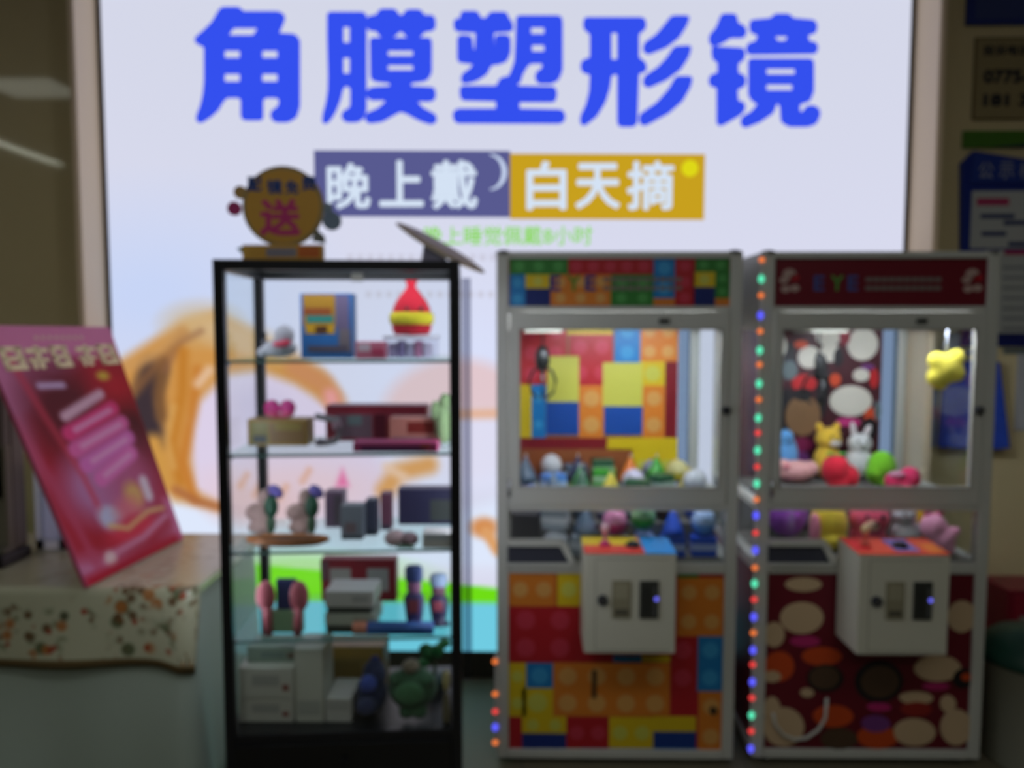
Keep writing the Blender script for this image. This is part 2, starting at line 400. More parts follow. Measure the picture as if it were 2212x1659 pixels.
# printed picture: painted in photograph units on the sign's own plane
def sign_face():
    x0, x1, y0, y1 = 200, 1990, -420, 1420
    out = []
    gx = np.concatenate([np.arange(205, 1100, 6), np.arange(1100, 2001, 30)])
    gy = np.concatenate([np.arange(-420, 560, 35), np.arange(560, 1417, 6)])
    zs = [P(1100, y, YF).z for y in gy]; xs = [P(x, 900, YF).x for x in gx]
    xs = [min(max(x, LBX0), LBX1) for x in xs]; zs = [min(max(z, LBZ0), LBZ1) for z in zs]
    xs[0] = LBX0; xs[-1] = LBX1; zs[0] = LBZ1; zs[-1] = LBZ0
    X, Y = np.meshgrid(gx.astype(float), gy.astype(float)); X, Y = X.ravel(), Y.ravel()
    p = Paint(X, Y, (216, 218, 238))
    p.ell(1106, 0, 1100, 300, (208, 212, 226), 0.9, a=.6)
    p.ell(330, 640, 260, 160, (196, 212, 248), 0.8, a=.8)
    p.ell(1000, 800, 200, 160, (218, 226, 254), 0.8, a=.8)
    # pillow
    p.poly([(225, 1020), (520, 1090), (760, 1180), (1080, 1080), (1080, 1235), (225, 1235)], (222, 232, 252), 18)
    # far cheek / hand on the right of the girl, rim in orange
    p.ell(990, 905, 165, 130, (226, 200, 206), 0.12)
    p.poly([(820, 890), (1100, 890), (1100, 1060), (820, 1060)], (222, 224, 246), 20, a=.9)
    p.line([(990, 895), (1090, 893)], 10, (226, 178, 150), 8)
    p.ell(1045, 1140, 30, 22, (212, 142, 84), 0.4)
    p.line([(1050, 1150), (1075, 1190)], 12, (220, 160, 104), 6)
    # face
    p.poly([(420, 880), (470, 810), (580, 790), (720, 860), (760, 920), (830, 1000), (830, 1110), (700, 1130), (520, 1120), (420, 1070), (395, 980)], (220, 208, 232), 22)
    p.ell(640, 1060, 190, 60, (228, 202, 214), 0.5)
    p.ell(560, 1100, 90, 40, (226, 190, 192), 0.6, a=.8)
    p.poly([(738, 1012), (752, 1052), (722, 1054)], (226, 116, 166), 6)
    for (xa, ya) in ((515, 1040), (545, 1060), (650, 1030), (600, 1065)): p.line([(xa, ya + 12), (xa + 16, ya - 14)], 6, (222, 172, 152), 5)
    p.ell(560, 880, 60, 40, (208, 196, 224), 0.5, a=.7)
    # hair: big golden sweep with dark strands
    hair = (206, 148, 78)
    p.poly([(232, 800), (300, 755), (400, 690), (470, 670), (560, 720), (640, 770), (700, 800), (735, 850), (715, 880), (640, 830), (560, 800), (490, 810), (430, 870), (413, 910), (411, 990), (416, 1060), (476, 1094), (470, 1108), (410, 1092), (370, 1085), (325, 1040), (285, 960), (250, 890), (232, 840)], hair, 12)
    p.ell(440, 700, 70, 40, (204, 176, 130), 0.6, a=.8)
    p.ell(540, 740, 90, 34, (212, 184, 148), 0.5, ang=.3, a=.8)
    p.line([(640, 795), (700, 830), (725, 870)], 22, (206, 142, 96), 12)
    p.line([(715, 855), (722, 885)], 14, (232, 158, 158), 10)
    p.line([(335, 800), (312, 870), (325, 950)], 30, (62, 50, 56), 13)
    p.line([(330, 960), (350, 1040)], 20, (204, 150, 74), 12)
    p.line([(355, 780), (345, 850), (350, 900)], 12, (120, 84, 54), 10)
    p.line([(400, 720), (340, 790), (290, 850)], 9, (140, 96, 60), 9, .8)
    p.line([(440, 715), (395, 740), (360, 800)], 6, (140, 96, 70), 7, .7)
    p.line([(262, 800), (330, 770), (400, 715)], 12, (200, 150, 92), 9, .8)
    p.line([(400, 760), (395, 850), (370, 960), (385, 1040)], 10, (190, 122, 44), 10)
    p.line([(430, 800), (415, 900), (392, 1000), (415, 1080)], 10, (196, 124, 52), 9)
    p.line([(376, 880), (360, 950), (372, 1010)], 5, (214, 168, 100), 8, .8)
    p.line([(455, 800), (430, 830)], 9, (226, 190, 158), 8)
    p.line([(375, 1060), (420, 1085), (480, 1100)], 8, (170, 106, 66), 8)
    # hair strand on the pillow at the right of the face
    p.line([(830, 1060), (860, 1020), (925, 1005)], 20, (216, 160, 100), 12)
    p.line([(835, 1010), (870, 1030)], 9, (230, 196, 170), 9)
    # bands
    s1, s2 = (1268 - 1222) / (1040 - 560), 0.0
    g0 = 1222 + (X - 560) * 0.0935; c0 = 1300 + (X - 560) * 0.006
    m = np.clip((Y - g0) / 6 + .5, 0, 1); p.mask(m, (112, 222, 22))
    p.ell(640, 1255, 200, 40, (124, 226, 44), 0.8)
    m = np.clip((Y - c0) / 6 + .5, 0, 1); p.mask(m, (112, 204, 226))
    p.mask(np.clip((g0 - Y) / 6 + .5, 0, 1) * np.clip((Y - 1210) / 40, 0, .4), (222, 222, 240))
    cols = srgb_lin(p.c)
    pts = [(x, YF, z) for z in zs for x in xs]
    m = attr_mat('backlit_print', True)
    attr_grid('printed_poster', pts, cols, len(gx) - 1, len(gy) - 1, m, lb, lo)
sign_face()

def zoomed(z0x, z0y, k, loops): return [[(z0x + x / k, z0y + y / k) for x, y in lp] for lp in loops]
def R4(x0, y0, x1, y1): return [(x0, y0), (x1, y0), (x1, y1), (x0, y1)]
G1 = [
 [[(290,65),(430,65),(455,100),(745,100),(785,125),(785,160),(735,272),(870,280),(905,320),(905,850),(880,930),(820,965),(720,965),(690,940),(690,890),(740,860),(757,820),(757,790),(730,770),(640,770),(612,790),(612,950),(470,950),(452,930),(452,790),(430,770),(330,770),(300,800),(260,870),(200,925),(130,970),(100,965),(95,930),(130,840),(150,750),(160,650),(160,370),(95,340),(80,310),(150,250),(220,180),(260,110)],
  [(380,215),(590,215),(550,290),(330,290)], R4(305,395,445,470), R4(605,395,745,470), R4(305,580,445,660), R4(605,580,745,660)],
 [[(1140,105),(1420,105),(1435,125),(1435,880),(1415,940),(1370,965),(1280,965),(1250,930),(1265,890),(1310,870),(1325,840),(1325,700),(1300,680),(1265,680),(1245,720),(1230,790),(1200,870),(1160,940),(1120,980),(1100,970),(1105,910),(1130,820),(1145,720),(1148,600),(1140,300)],
  R4(1250,205,1320,350), R4(1250,450,1320,595)],
 [[(1455,140),(1530,125),(1555,80),(1670,80),(1700,130),(1740,130),(1765,85),(1870,85),(1900,130),(1970,130),(1985,160),(1985,220),(1960,240),(1900,245),(1870,290),(1765,290),(1740,245),(1700,245),(1660,290),(1560,290),(1530,240),(1465,235),(1450,200)]],
 [[(1480,310),(1945,310),(1955,330),(1955,580),(1920,635),(1790,655),(1790,695),(1975,705),(1985,730),(1985,780),(1960,800),(1830,800),(1880,860),(1990,920),(1995,965),(1960,985),(1860,950),(1770,900),(1715,880),(1660,910),(1570,960),(1470,975),(1440,955),(1445,910),(1540,870),(1610,810),(1590,790),(1480,790),(1455,770),(1455,720),(1490,705),(1640,695),(1640,655),(1510,640),(1485,620)],
  R4(1605,395,1825,455), R4(1605,510,1825,570)],
]
G2 = [
 [[(60,115),(95,110),(100,70),(185,70),(205,110),(240,110),(262,75),(350,75),(365,115),(380,125),(385,170),(365,175),(275,180),(275,290),(290,290),(295,205),(360,205),(370,220),(370,300),(350,345),(310,360),(265,365),(235,420),(180,455),(115,470),(100,460),(105,425),(150,395),(175,360),(90,350),(80,340),(80,215),(95,205),(150,210),(160,290),(180,290),(185,180),(75,175),(60,160)]],
 [[(415,95),(655,95),(665,115),(665,400),(645,450),(610,470),(535,470),(520,440),(530,410),(560,395),(565,355),(490,355),(470,370),(440,420),(425,470),(345,470),(380,420),(405,350),(410,250)],
  R4(485,150,575,200), R4(490,250,575,300)],
 [[(95,495),(300,495),(320,450),(360,440),(400,460),(415,495),(625,500),(635,530),(625,575),(420,575),(420,625),(665,630),(680,650),(680,680),(660,697),(70,695),(55,670),(55,640),(75,625),(300,625),(300,570),(105,565),(95,545)]],
 [[(800,105),(1125,105),(1140,120),(1140,160),(1100,190),(1100,330),(1140,360),(1145,400),(1100,415),(1090,700),(1075,715),(1000,715),(990,700),(990,420),(975,415),(945,425),(935,500),(910,580),(860,660),(795,710),(778,700),(780,660),(810,600),(830,520),(835,420),(795,410),(780,390),(785,350),(835,330),(835,190),(805,170),(795,150)], R4(943,180,990,345)],
 [[(1295,95),(1390,95),(1375,140),(1330,210),(1260,265),(1160,305),(1135,290),(1140,250),(1210,200),(1260,140)]],
 [[(1310,270),(1400,265),(1385,320),(1340,390),(1260,450),(1160,495),(1135,480),(1140,440),(1220,385),(1270,330)]],
 [[(1320,440),(1405,440),(1395,490),(1350,570),(1270,640),(1140,710),(1115,700),(1115,655),(1210,590),(1280,510)]],
 [[(1580,85),(1655,85),(1665,135),(1700,150),(1715,180),(1700,210),(1625,210),(1580,240),(1530,260),(1512,240),(1512,205),(1550,160)]],
 [[(1525,270),(1700,280),(1705,320),(1690,345),(1665,355),(1665,420),(1700,430),(1710,460),(1700,490),(1660,505),(1665,580),(1700,585),(1705,620),(1680,650),(1575,710),(1555,705),(1555,495),(1515,485),(1508,455),(1520,430),(1560,420),(1560,350),(1530,335)]],
 [[(1745,120),(1860,110),(1880,85),(1960,85),(1980,110),(2100,120),(2115,140),(2110,180),(2085,190),(2060,195),(2070,240),(2110,245),(2120,270),(2110,300),(1730,305),(1720,275),(1735,250),(1775,240),(1790,195),(1750,185),(1740,160)], [(1870,200),(1960,200),(1945,240),(1890,240)]],
 [[(1735,340),(2090,340),(2095,360),(2095,520),(2075,570),(2015,590),(2015,640),(2040,645),(2060,610),(2100,605),(2130,625),(2130,660),(2110,700),(2070,715),(1960,715),(1920,690),(1915,600),(1890,575),(1865,640),(1790,690),(1710,722),(1690,705),(1695,670),(1750,640),(1790,590),(1760,575),(1735,545)], R4(1825,385,2000,430), R4(1825,475,1985,520)],
]
def rounded(lp, r):
    "cut each corner of an outline a little round"
    out = []; n = len(lp)
    for k in range(n):
        p0, p, p1 = Vector(lp[k - 1]), Vector(lp[k]), Vector(lp[(k + 1) % n])
        a, b = p0 - p, p1 - p
        ra, rb = min(r, a.length * .45), min(r, b.length * .45)
        A, B = p + a.normalized() * ra, p + b.normalized() * rb
        for t in (0, .5, 1): out.append(tuple((A * (1 - t) + p * t) * (1 - t) + (p * (1 - t) + B * t) * t))
    return out
def headline():
    mb = MB(); blue = E((52, 80, 238))
    yl = YF - 0.003
    for z0, k, glyphs in (((400, 0), 3.687, G1), ((960, 0), 2.633, G2)):
        for loops in glyphs:
            w = []
            for lp in zoomed(z0[0], z0[1], k, loops):
                q = [P(x, y, yl) for x, y in rounded(lp, 5)]
                w.append([(v.x, v.z) for v in q])
            me = fill_mesh(w)
            for q in range(9):                              # strokes a little heavier than the traced centre
                rr = .0062 if q else 0
                mb.mesh(me, blue, Matrix(((1, 0, 0, rr * math.cos(q * math.pi / 4)), (0, 0, 0, yl - q * .00004), (0, 1, 0, rr * math.sin(q * math.pi / 4)), (0, 0, 0, 1))))
            bpy.data.meshes.remove(me)
    mb.build('headline_lettering', lb, lo)
headline()
def sign_text(s, box, mat, y=YF - 0.004, bold=0.0, mb=None):
    x0, x1, z0, z1 = PR(*box, y); put_text(mb, s, x0, x1, z0, z1, y, mat, bold)
def banner(name, box, col, chars, cboxes):
    mb = MB(); x0, x1, z0, z1 = PR(*box, YF - 0.002); tilt = -0.0065
    mx = Matrix(((1, 0, 0, 0), (0, 1, 0, 0), (tilt, 0, 1, 0), (0, 0, 0, 1)))
    mb.box(x0, x1, YF - 0.002, YF - 0.0005, z0, z1, E(col), mx=mx)
    o = mb.build(name, lb, lo)
    t = MB()
    for s, bx in zip(chars, cboxes): sign_text(s, bx, E((212, 226, 244)), YF - 0.004, 0.027, t)
    t.build('lettering', o, lo)
    return o
bn = banner('night_banner', (679, 327, 1102, 470), (88, 90, 144), '晚上戴', [(706, 352, 800, 452), (819, 346, 915, 447), (931, 346, 1032, 452)])
mo = MB(); cx, cz = P(1058, 372, YF).x, P(1058, 372, YF).z; k = P(1090, 372, YF).x - cx
arc = [(cx + k * 1.15 * math.cos(a) , cz + k * 1.2 * math.sin(a)) for a in [math.radians(t) for t in range(-88, 89, 8)]]
arc += [(cx - k * .10 + k * .92 * math.cos(a), cz + k * 1.12 * math.sin(a)) for a in [math.radians(t) for t in range(84, -85, -8)]]
mo.prism(arc, YF - 0.004, YF - 0.003, E((200, 214, 240))); mo.build('moon_symbol', bn, lo)
bd = banner('day_banner', (1102, 331, 1522, 473), (200, 160, 30), '白天摘', [(1137, 348, 1224, 454), (1243, 352, 1340, 452), (1354, 347, 1456, 454)])
so = MB(); q = P(1490, 364, YF); so.disc(q.x, q.z, k * .56, k * .56, YF - 0.004, YF - 0.003, E((222, 216, 24))); so.build('sun_symbol', bd, lo)
gt = MB(); sign_text('晚上睡觉佩戴8小时', (916, 488, 1280, 530), E((140, 218, 90)), YF - 0.003, 0.014, gt); gt.build('green_caption', lb, lo)
sm = MB()
for row, (xa, xb) in zip((556, 636), ((750, 1070), (790, 1075))):
    for i, x in enumerate(range(xa, xb, 22)):
        x0, x1, z0, z1 = PR(x, row - 7, x + 13, row + 7, YF); sm.box(x0, x1, YF - 0.002, YF - 0.001, z0, z1, E((204, 204, 222)))
sm.build('fine_print', lb, lo)
# metal frame, splayed toward the lit face
ALU = M((252, 226, 190), 0.40, 0.0, name='champagne_aluminium')
def jamb(xa, xb, inner):
    mb = MB(); sgn = 1 if inner == 'r' else -1
    xin, xout = (xb, xa) if inner == 'r' else (xa, xb)
    prof = [(xin, YF - .002), (xin - sgn * .001, YF - .012), (xout + sgn * .004, YF - .165), (xout, YF - .17), (xout - sgn * .02, YF - .17), (xout - sgn * .03, YW - .001), (xin, YW - .001)]
    b0 = len(mb.v)
    i = mb.mi(ALU); d = mb.mi(M((60, 56, 52), .5))
    for z in (0.0, 3.26):
        for x, y in prof: mb.v.append(Vector((x, y, z)))
    n = len(prof)
    for k2 in range(n):
        j = (k2 + 1) % n
        fc = [b0 + k2, b0 + j, b0 + n + j, b0 + n + k2]
        mb.f.append(fc if sgn < 0 else fc[::-1]); mb.m.append(d if k2 == 0 else i); mb.sm.append(False)
    mb.f.append([b0 + n + k2 for k2 in range(n)]); mb.m.append(i); mb.sm.append(False)
    return mb
jamb(P(166, 300, YF - .17).x, LBX0, 'r').build('frame_post', lb, lo)
jamb(LBX1, P(2025, 300, YF - .17).x, 'l').build('frame_post', lb, lo)
for xg in (LBX0, LBX1 - .016): MB().box(xg, xg + .016, YF - .010, YF - .004, LBZ0, LBZ1, M((96, 86, 76), .5)).build('gasket', lb, lo)
MB().box(LBX0 - .01, LBX1 + .01, YF - .06, YW - .001, LBZ1, LBZ1 + .08, ALU).build('frame_rail', lb, lo)
PLINTH = M((54, 50, 38), .5)
struct('baseboard_back', MB().box(LBX0 + .001, LBX1 - .001, YF + .004, YW - .0005, 0, LBZ0 - .002, PLINTH))

# ------------------------------------------------------------------ claw machines
def tiles(mb, zx, zy, k, rows, Y, th, lim=None, r=80, pitch=165):
    "coloured blocks with a round stud each, given in zoomed picture units"
    for x0, y0, x1, y1, m in rows:
        a0, a1, b0, b1 = PR(zx + x0 / k, zy + y0 / k, zx + x1 / k, zy + y1 / k, Y)
        mb.box(a0, a1, Y - th, Y, b0, b1, m)
        nx, ny = max(1, round((x1 - x0) / pitch)), max(1, round((y1 - y0) / pitch))
        if min(x1 - x0, y1 - y0) < pitch * .6: continue
        for i in range(nx):
            for j in range(ny):
                cx, cy = a0 + (i + .5) * (a1 - a0) / nx, b0 + (j + .5) * (b1 - b0) / ny
                rr = min((a1 - a0) / nx, (b1 - b0) / ny) * .33
                mb.disc(cx, cy, rr, rr, Y - th - .0015, Y - th + .0005, STUD.get(m, m), 24)
def claw_machine(pxl, pxr, label, style):
    yf, d = YM, MD
    x0, x1 = P(pxl, 1100, yf).x, P(pxr, 1100, yf).x
    xc = (x0 + x1) / 2
    zt = P((pxl + pxr) / 2, 543, yf).z
    Z = lambda py: P((pxl + pxr) / 2, py, yf).z
    t = thing('claw_machine', label, 'claw machine', (xc, yf, 0))
    o = t.location
    pw = 0.042
    zb = Z(1640)
    fr = MB()
    for xa in (x0, x1 - pw):
        for ya in (yf, yf + d - pw): fr.box(xa, xa + pw, ya, ya + pw, zb, zt, FRAME, .006)
    for ya in (yf, yf + d - pw):                                           # rails between the posts
        for (a, b) in ((543, 558), (661, 672), (1092, 1104), (1216, 1240), (1621, 1640)):
            fr.box(x0 + pw, x1 - pw, ya, ya + pw, Z(b), Z(a), FRAME, .004)
    for xa in (x0, x1 - pw):
        for (a, b) in ((543, 712), (1092, 1104), (1216, 1240), (1621, 1640)):
            fr.box(xa, xa + pw, yf + pw, yf + d - pw, Z(b), Z(a), FRAME)
    fr.box(x0 + .004, x1 - .004, yf + .004, yf + d - .004, zt - .012, zt - .002, FRAME)
    fr.build('frame', t, o)
    for xa in (x0 + .024, x1 - .024): MB().ell((xa, yf + .024, zt - .006), (.028, .028, .014), M((120, 120, 114), .5)).build('corner_cap', t, o)
    ft = M((40, 40, 38), .6)
    for xa in (x0 + .06, x1 - .06):
        for ya in (yf + .06, yf + d - .06): MB().cyl((xa, ya, 0), (xa, ya, zb + .002), .022, ft).build('foot', t, o)
    # solid base, side panels
    gm = M((120, 16, 36), .45) if style == 2 else RED
    bs = MB()
    bs.box(x0 + .012, x0 + .02, yf + pw, yf + d - pw, Z(1621), Z(1240), gm)
    bs.box(x1 - .02, x1 - .012, yf + pw, yf + d - pw, Z(1621), Z(1240), gm)
    bs.box(x0 + pw, x1 - pw, yf + d - .02, yf + d - .012, Z(1621), Z(1240), gm)
    bs.box(x0 + pw, x1 - pw, yf + pw, yf + d - pw, zb, zb + .012, FRAME)
    bs.build('base_panel', t, o)
    for nm, xa in (('side_glass', x0 + .014), ('side_glass', x1 - .02)):
        MB().box(xa, xa + .006, yf + pw, yf + d - pw, Z(1216), Z(714), GLASS).build(nm, t, o)
    # header marquee
    yp = yf + .012
    mq = MB(); a0, a1, b0, b1 = x0 + pw, x1 - pw, Z(661), Z(558)
    mq.box(a0, a1, yp, yp + .01, b0, b1, MAROON if style == 2 else RED)
    mq.box(x0 + .010, x0 + .016, yf + pw, yf + d - pw, b0, b1, MAROON)
    def mtxt(s, zx0, zx1, m, zz=(.35, .68)):
        put_text(mq, s, a0 + (a1 - a0) * zx0, a0 + (a1 - a0) * zx1, b0 + (b1 - b0) * (1 - zz[1]), b0 + (b1 - b0) * (1 - zz[0]), yp - .004, m, .03)
    if style == 1:
        tiles(mq, 1040, 300, 3.687, [(225, 950, 690, 1080, GREEN), (690, 950, 1360, 1080, RED), (1370, 950, 1540, 1270, BLUE), (1540, 950, 1700, 1330, RED),
              (225, 1080, 350, 1340, BLUE), (350, 1080, 550, 1190, YELLOW), (350, 1190, 550, 1340, M((20, 40, 110), .4)), (550, 1080, 1030, 1330, ORANGE), (1030, 1080, 1370, 1330, GREEN),
              (1370, 1270, 1540, 1330, ORANGE), (1700, 950, 1975, 1060, GREEN), (1690, 1060, 1860, 1180, YELLOW), (1690, 1180, 1860, 1330, M((20, 40, 110), .4)), (1860, 1060, 1975, 1270, GREEN), (1860, 1270, 1975, 1330, ORANGE)], yp, .002, pitch=140)
        c3 = (M((60, 60, 130), .5), M((80, 140, 40), .5), M((60, 60, 130), .5))
    else:
        c3 = (M((70, 84, 150), .5), M((80, 150, 60), .5), M((70, 84, 150), .5))
        for sx in (.07, .93):
            for k2, (dx, dz, rr) in enumerate(((0, .18, .017), (.018, .10, .012), (-.018, .05, .012), (.02, -.12, .012), (-.012, -.14, .012))):
                mq.disc(a0 + (a1 - a0) * sx + dx, (b0 + b1) / 2 + dz * (b1 - b0), rr * 1.3, rr, yp - .003, yp + .001, M((190, 160, 150), .5) if k2 != 1 else RED)
    for s, za, zb2, cm in (('E', .185, .235, c3[0]), ('Y', .265, .325, c3[1]), ('E', .345, .395, c3[2])): mtxt(s, za, zb2, cm)
    ln = M((130, 118, 112), .5)
    for row in (.44, .62):                                   # two lines of print too small to read
        for k2 in range(10):
            xx = a0 + (a1 - a0) * (.43 + k2 * .036)
            mq.box(xx, xx + .022, yp - .004, yp - .002, b0 + (b1 - b0) * (1 - row) - .007, b0 + (b1 - b0) * (1 - row) + .007, ln)
    mq.build('marquee', t, o)
    # upper door with its window
    dx0, dx1 = x0 + .046, x1 - .046
    wx0, wx1, wz0, wz1 = PR(pxl + 47, 709, pxr - 38, 1055, yf)
    dz0, dz1 = Z(1091), Z(673)
    dr = MB(); y0, y1 = yf - .004, yf + .022
    for a in ((dx0, wx0, dz0, dz1), (wx1, dx1, dz0, dz1), (wx0, wx1, wz1, dz1), (wx0, wx1, dz0, wz0)):
        dr.box(a[0], a[1], y0, y1, a[2], a[3], FRAME)
    for a in ((wx0, wx0 + .006, wz0, wz1), (wx1 - .006, wx1, wz0, wz1), (wx0, wx1, wz1 - .006, wz1), (wx0, wx1, wz0, wz0 + .006)):
        dr.box(a[0], a[1], y0 - .003, y0 + .01, a[2], a[3], M((170, 170, 162), .5))
    door = dr.build('door', t, o)
    MB().box(wx0, wx1, yf + .008, yf + .012, wz0, wz1, GLASS).build('window_pane', door, o)
    lk = MB(); lx, lz = P(pxr - 27, 886, yf - .004).x, P(pxr - 27, 886, yf).z
    lk.cyl((lx, yf - .018, lz), (lx, yf - .003, lz), .014, M((40, 44, 60), .3, .6)); lk.cyl((lx, yf - .02, lz), (lx, yf - .017, lz), .006, CHROME)
    lk.build('lock', door, o)
    hn = MB(); hx, hz = P((pxl + pxr) / 2 + 100, 692, yf).x, P(0, 694, yf).z
    hn.box(hx - .018, hx + .018, yf - .014, yf - .003, hz - .008, hz + .008, M((50, 52, 50), .4), .003); hn.build('latch', door, o)
    hg = MB(); hg.cyl((dx0 - .001, yf - .006, dz0 + .03), (dx0 - .001, yf - .006, dz0 + .09), .006, CHROME); hg.build('hinge', door, o)
    # lower window and the prize chute
    MB().box(x0 + pw, x1 - pw, yf + .012, yf + .018, Z(1216), Z(1104), GLASS).build('lower_pane', t, o)
    ch = MB(); hx0, hx1, hz0, hz1 = PR(pxl + 24, 1166, pxl + 172, 1222, yf - .01)
    hm = hz0 + (hz1 - hz0) * .80
    for po in ([(hx0, hz0), (hx1, hz0), (hx1 - .012, hz0 + .010), (hx0, hz0 + .010)], [(hx1, hz0), (hx1 - .030, hm), (hx1 - .058, hm), (hx1 - .022, hz0 + .008)], [(hx0, hm - .002), (hx1 - .034, hm - .002), (hx1 - .046, hz1), (hx0, hz1)]):
        ch.prism(po, yf - .022, yf + .008, FRAME)
    cho = ch.build('prize_chute', t, o)
    fl = MB(); fl.prism([(hx0, hz0 + .010), (hx1 - .026, hz0 + .010), (hx1 - .056, hm - .002), (hx0, hm - .002)], yf - .006, yf + .002, M((64, 66, 78), .25)); fl.build('flap', cho, o)
    inn = MB()
    hz = Z(1150)
    ix0, ix1, iy0, iy1 = x0 + pw + .004, hx1 - .125, yf + .06, yf + (.27 if style == 1 else .205)
    # clear walls around the drop hole inside
    inn.box(ix1 - .004, ix1, iy0, iy1, Z(1216), Z(1090), CLEARBOX); inn.box(ix0, ix1, iy1 - .004, iy1, Z(1216), Z(1090), CLEARBOX)
    inn.build('drop_guard', t, o)
    # lower graphic panel
    gp = MB()
    if style == 1:
        gp.box(x0 + pw, x1 - pw, yp, yp + .01, Z(1621), Z(1240), RED)
        L = [(135, 490, 415, 690, ORANGE), (425, 490, 565, 690, YELLOW), (135, 690, 545, 1020, RED), (1145, 520, 1420, 870, ORANGE), (1145, 490, 1270, 520, GREEN),
             (1280, 490, 1420, 520, RED), (1100, 870, 1255, 1200, RED), (1265, 870, 1415, 1200, BLUE), (1270, 1200, 1420, 1560, ORANGE), (135, 1030, 240, 1350, YELLOW), (240, 1030, 400, 1180, BLUE),
             (400, 1030, 1100, 1350, ORANGE), (550, 985, 760, 1025, RED), (760, 985, 930, 1025, BLUE), (930, 985, 1100, 1025, YELLOW), (135, 1350, 215, 1560, RED),
             (215, 1180, 400, 1350, YELLOW), (215, 1350, 480, 1450, YELLOW), (215, 1450, 480, 1560, M((22, 50, 130), .4)), (480, 1355, 735, 1540, RED), (735, 1355, 1000, 1540, YELLOW),
             (1000, 1350, 1255, 1440, YELLOW), (1000, 1440, 1255, 1540, M((22, 60, 140), .4)), (480, 1540, 570, 1565, GREEN), (570, 1540, 1265, 1565, BLUE)]
        tiles(gp, 1050, 1060, 2.77, L, yp, .002, pitch=165)
    else:
        gp.box(x0 + pw, x1 - pw, yp, yp + .01, Z(1621), Z(1240), M((104, 12, 32), .45))
        BRD = M((84, 62, 44), .5); ORD = M((206, 76, 26), .5); BLK = M((26, 20, 22), .5)
        def ov(lst, zx, zy, k, Y, mb):
            for n2, (cx, cy, rx, ry, m) in enumerate(lst):
                a, b2, c2, d2 = PR(zx + (cx - rx) / k, zy + (cy - ry) / k, zx + (cx + rx) / k, zy + (cy + ry) / k, Y)
                mb.disc((a + b2) / 2, (c2 + d2) / 2, (b2 - a) / 2, (d2 - c2) / 2, Y - .0015 - n2 * .0003, Y, m)
        ov([(420, 760, 130, 95, CREAM), (255, 860, 62, 75, CREAM), (430, 560, 110, 42, CREAM), (440, 900, 90, 32, MAGENTA), (285, 1050, 90, 90, ORD), (540, 990, 120, 55, ORD), (240, 1110, 55, 35, CREAM),
            (560, 1120, 110, 85, BLK), (555, 1115, 90, 70, BRD), (880, 1140, 145, 125, BLK), (885, 1140, 115, 95, BRD), (1230, 1060, 140, 78, CREAM), (1375, 750, 85, 95, CREAM), (1220, 1168, 80, 22, MAGENTA),
            (1380, 1120, 60, 60, BLK), (1400, 1110, 32, 24, ORD), (310, 1410, 122, 115, CREAM), (240, 1300, 50, 70, CREAM), (450, 1205, 40, 25, CREAM), (605, 1345, 120, 65, ORD), (640, 1480, 110, 62, BRD), (870, 1470, 120, 68, ORD),
            (860, 1390, 85, 48, PURPLE), (880, 1290, 70, 24, MAGENTA), (1090, 1440, 125, 80, CREAM), (1100, 1235, 100, 36, CREAM), (1100, 1300, 90, 45, M((150, 36, 30), .5)), (1340, 1410, 95, 105, CREAM), (1290, 1270, 45, 50, CREAM)],
           1580, 1060, 2.769, yp, gp)
    gpo = gp.build('front_graphic', t, o)
    if style == 1:
        sl = MB(); a = PR(1283 - 5, 1447, 1283 + 5, 1506, yp - .004); sl.box(a[0], a[1], yp - .012, yp - .002, a[2], a[3], M((84, 60, 30), .5), .003); sl.build('pull_handle', gpo, o)
        sl = MB(); a = P(1540, 1533, yp); sl.cyl((a.x, yp - .012, a.z), (a.x, yp - .001, a.z), .014, M((90, 70, 50), .3, .5)); sl.build('lock', gpo, o)
    else:
        pts = [P(1580 + x / 2.769, 1060 + y / 2.769, yf - .012) for x, y in ((250, 1330), (262, 1400), (310, 1460), (380, 1488), (450, 1478), (520, 1430), (562, 1360), (572, 1240))]
        cb = MB(); cb.tube(pts, .006, M((200, 200, 190), .4), 8); cb.build('cord', gpo, o)
    # control box
    by = yf - .17
    if style == 1: bx0, bx1 = P(1262, 1300, by).x, P(1460, 1300, by).x
    else: bx0, bx1 = P(1853, 1300, by).x, P(2050, 1300, by).x
    bzt, bzb = P(0, 1192, by).z, P(0, 1404, by).z
    bzt2 = bzt + .012
    cbx = MB(); PANEL = M((212, 210, 192), .45)
    mxb = None
    poly = [(by, bzb), (by, bzt), (yf + .001, bzt2), (yf + .001, bzb)]
    n0 = len(cbx.v)
    for xx in (bx0, bx1):
        for yy, zz in poly: cbx.v.append(Vector((xx, yy, zz)))
    ii = cbx.mi(PANEL)
    for fc in ([0, 3, 2, 1], [4, 5, 6, 7], [0, 1, 5, 4], [1, 2, 6, 5], [2, 3, 7, 6], [3, 0, 4, 7]): cbx.f.append([n0 + q for q in fc]); cbx.m.append(ii); cbx.sm.append(False)
    box = cbx.build('control_box', t, o)
    bv = box.modifiers.new('soft_edges', 'BEVEL'); bv.width = .004; bv.segments = 2
    tp = MB()
    def topz(y): return bzt + (bzt2 - bzt) * (y - by) / .171
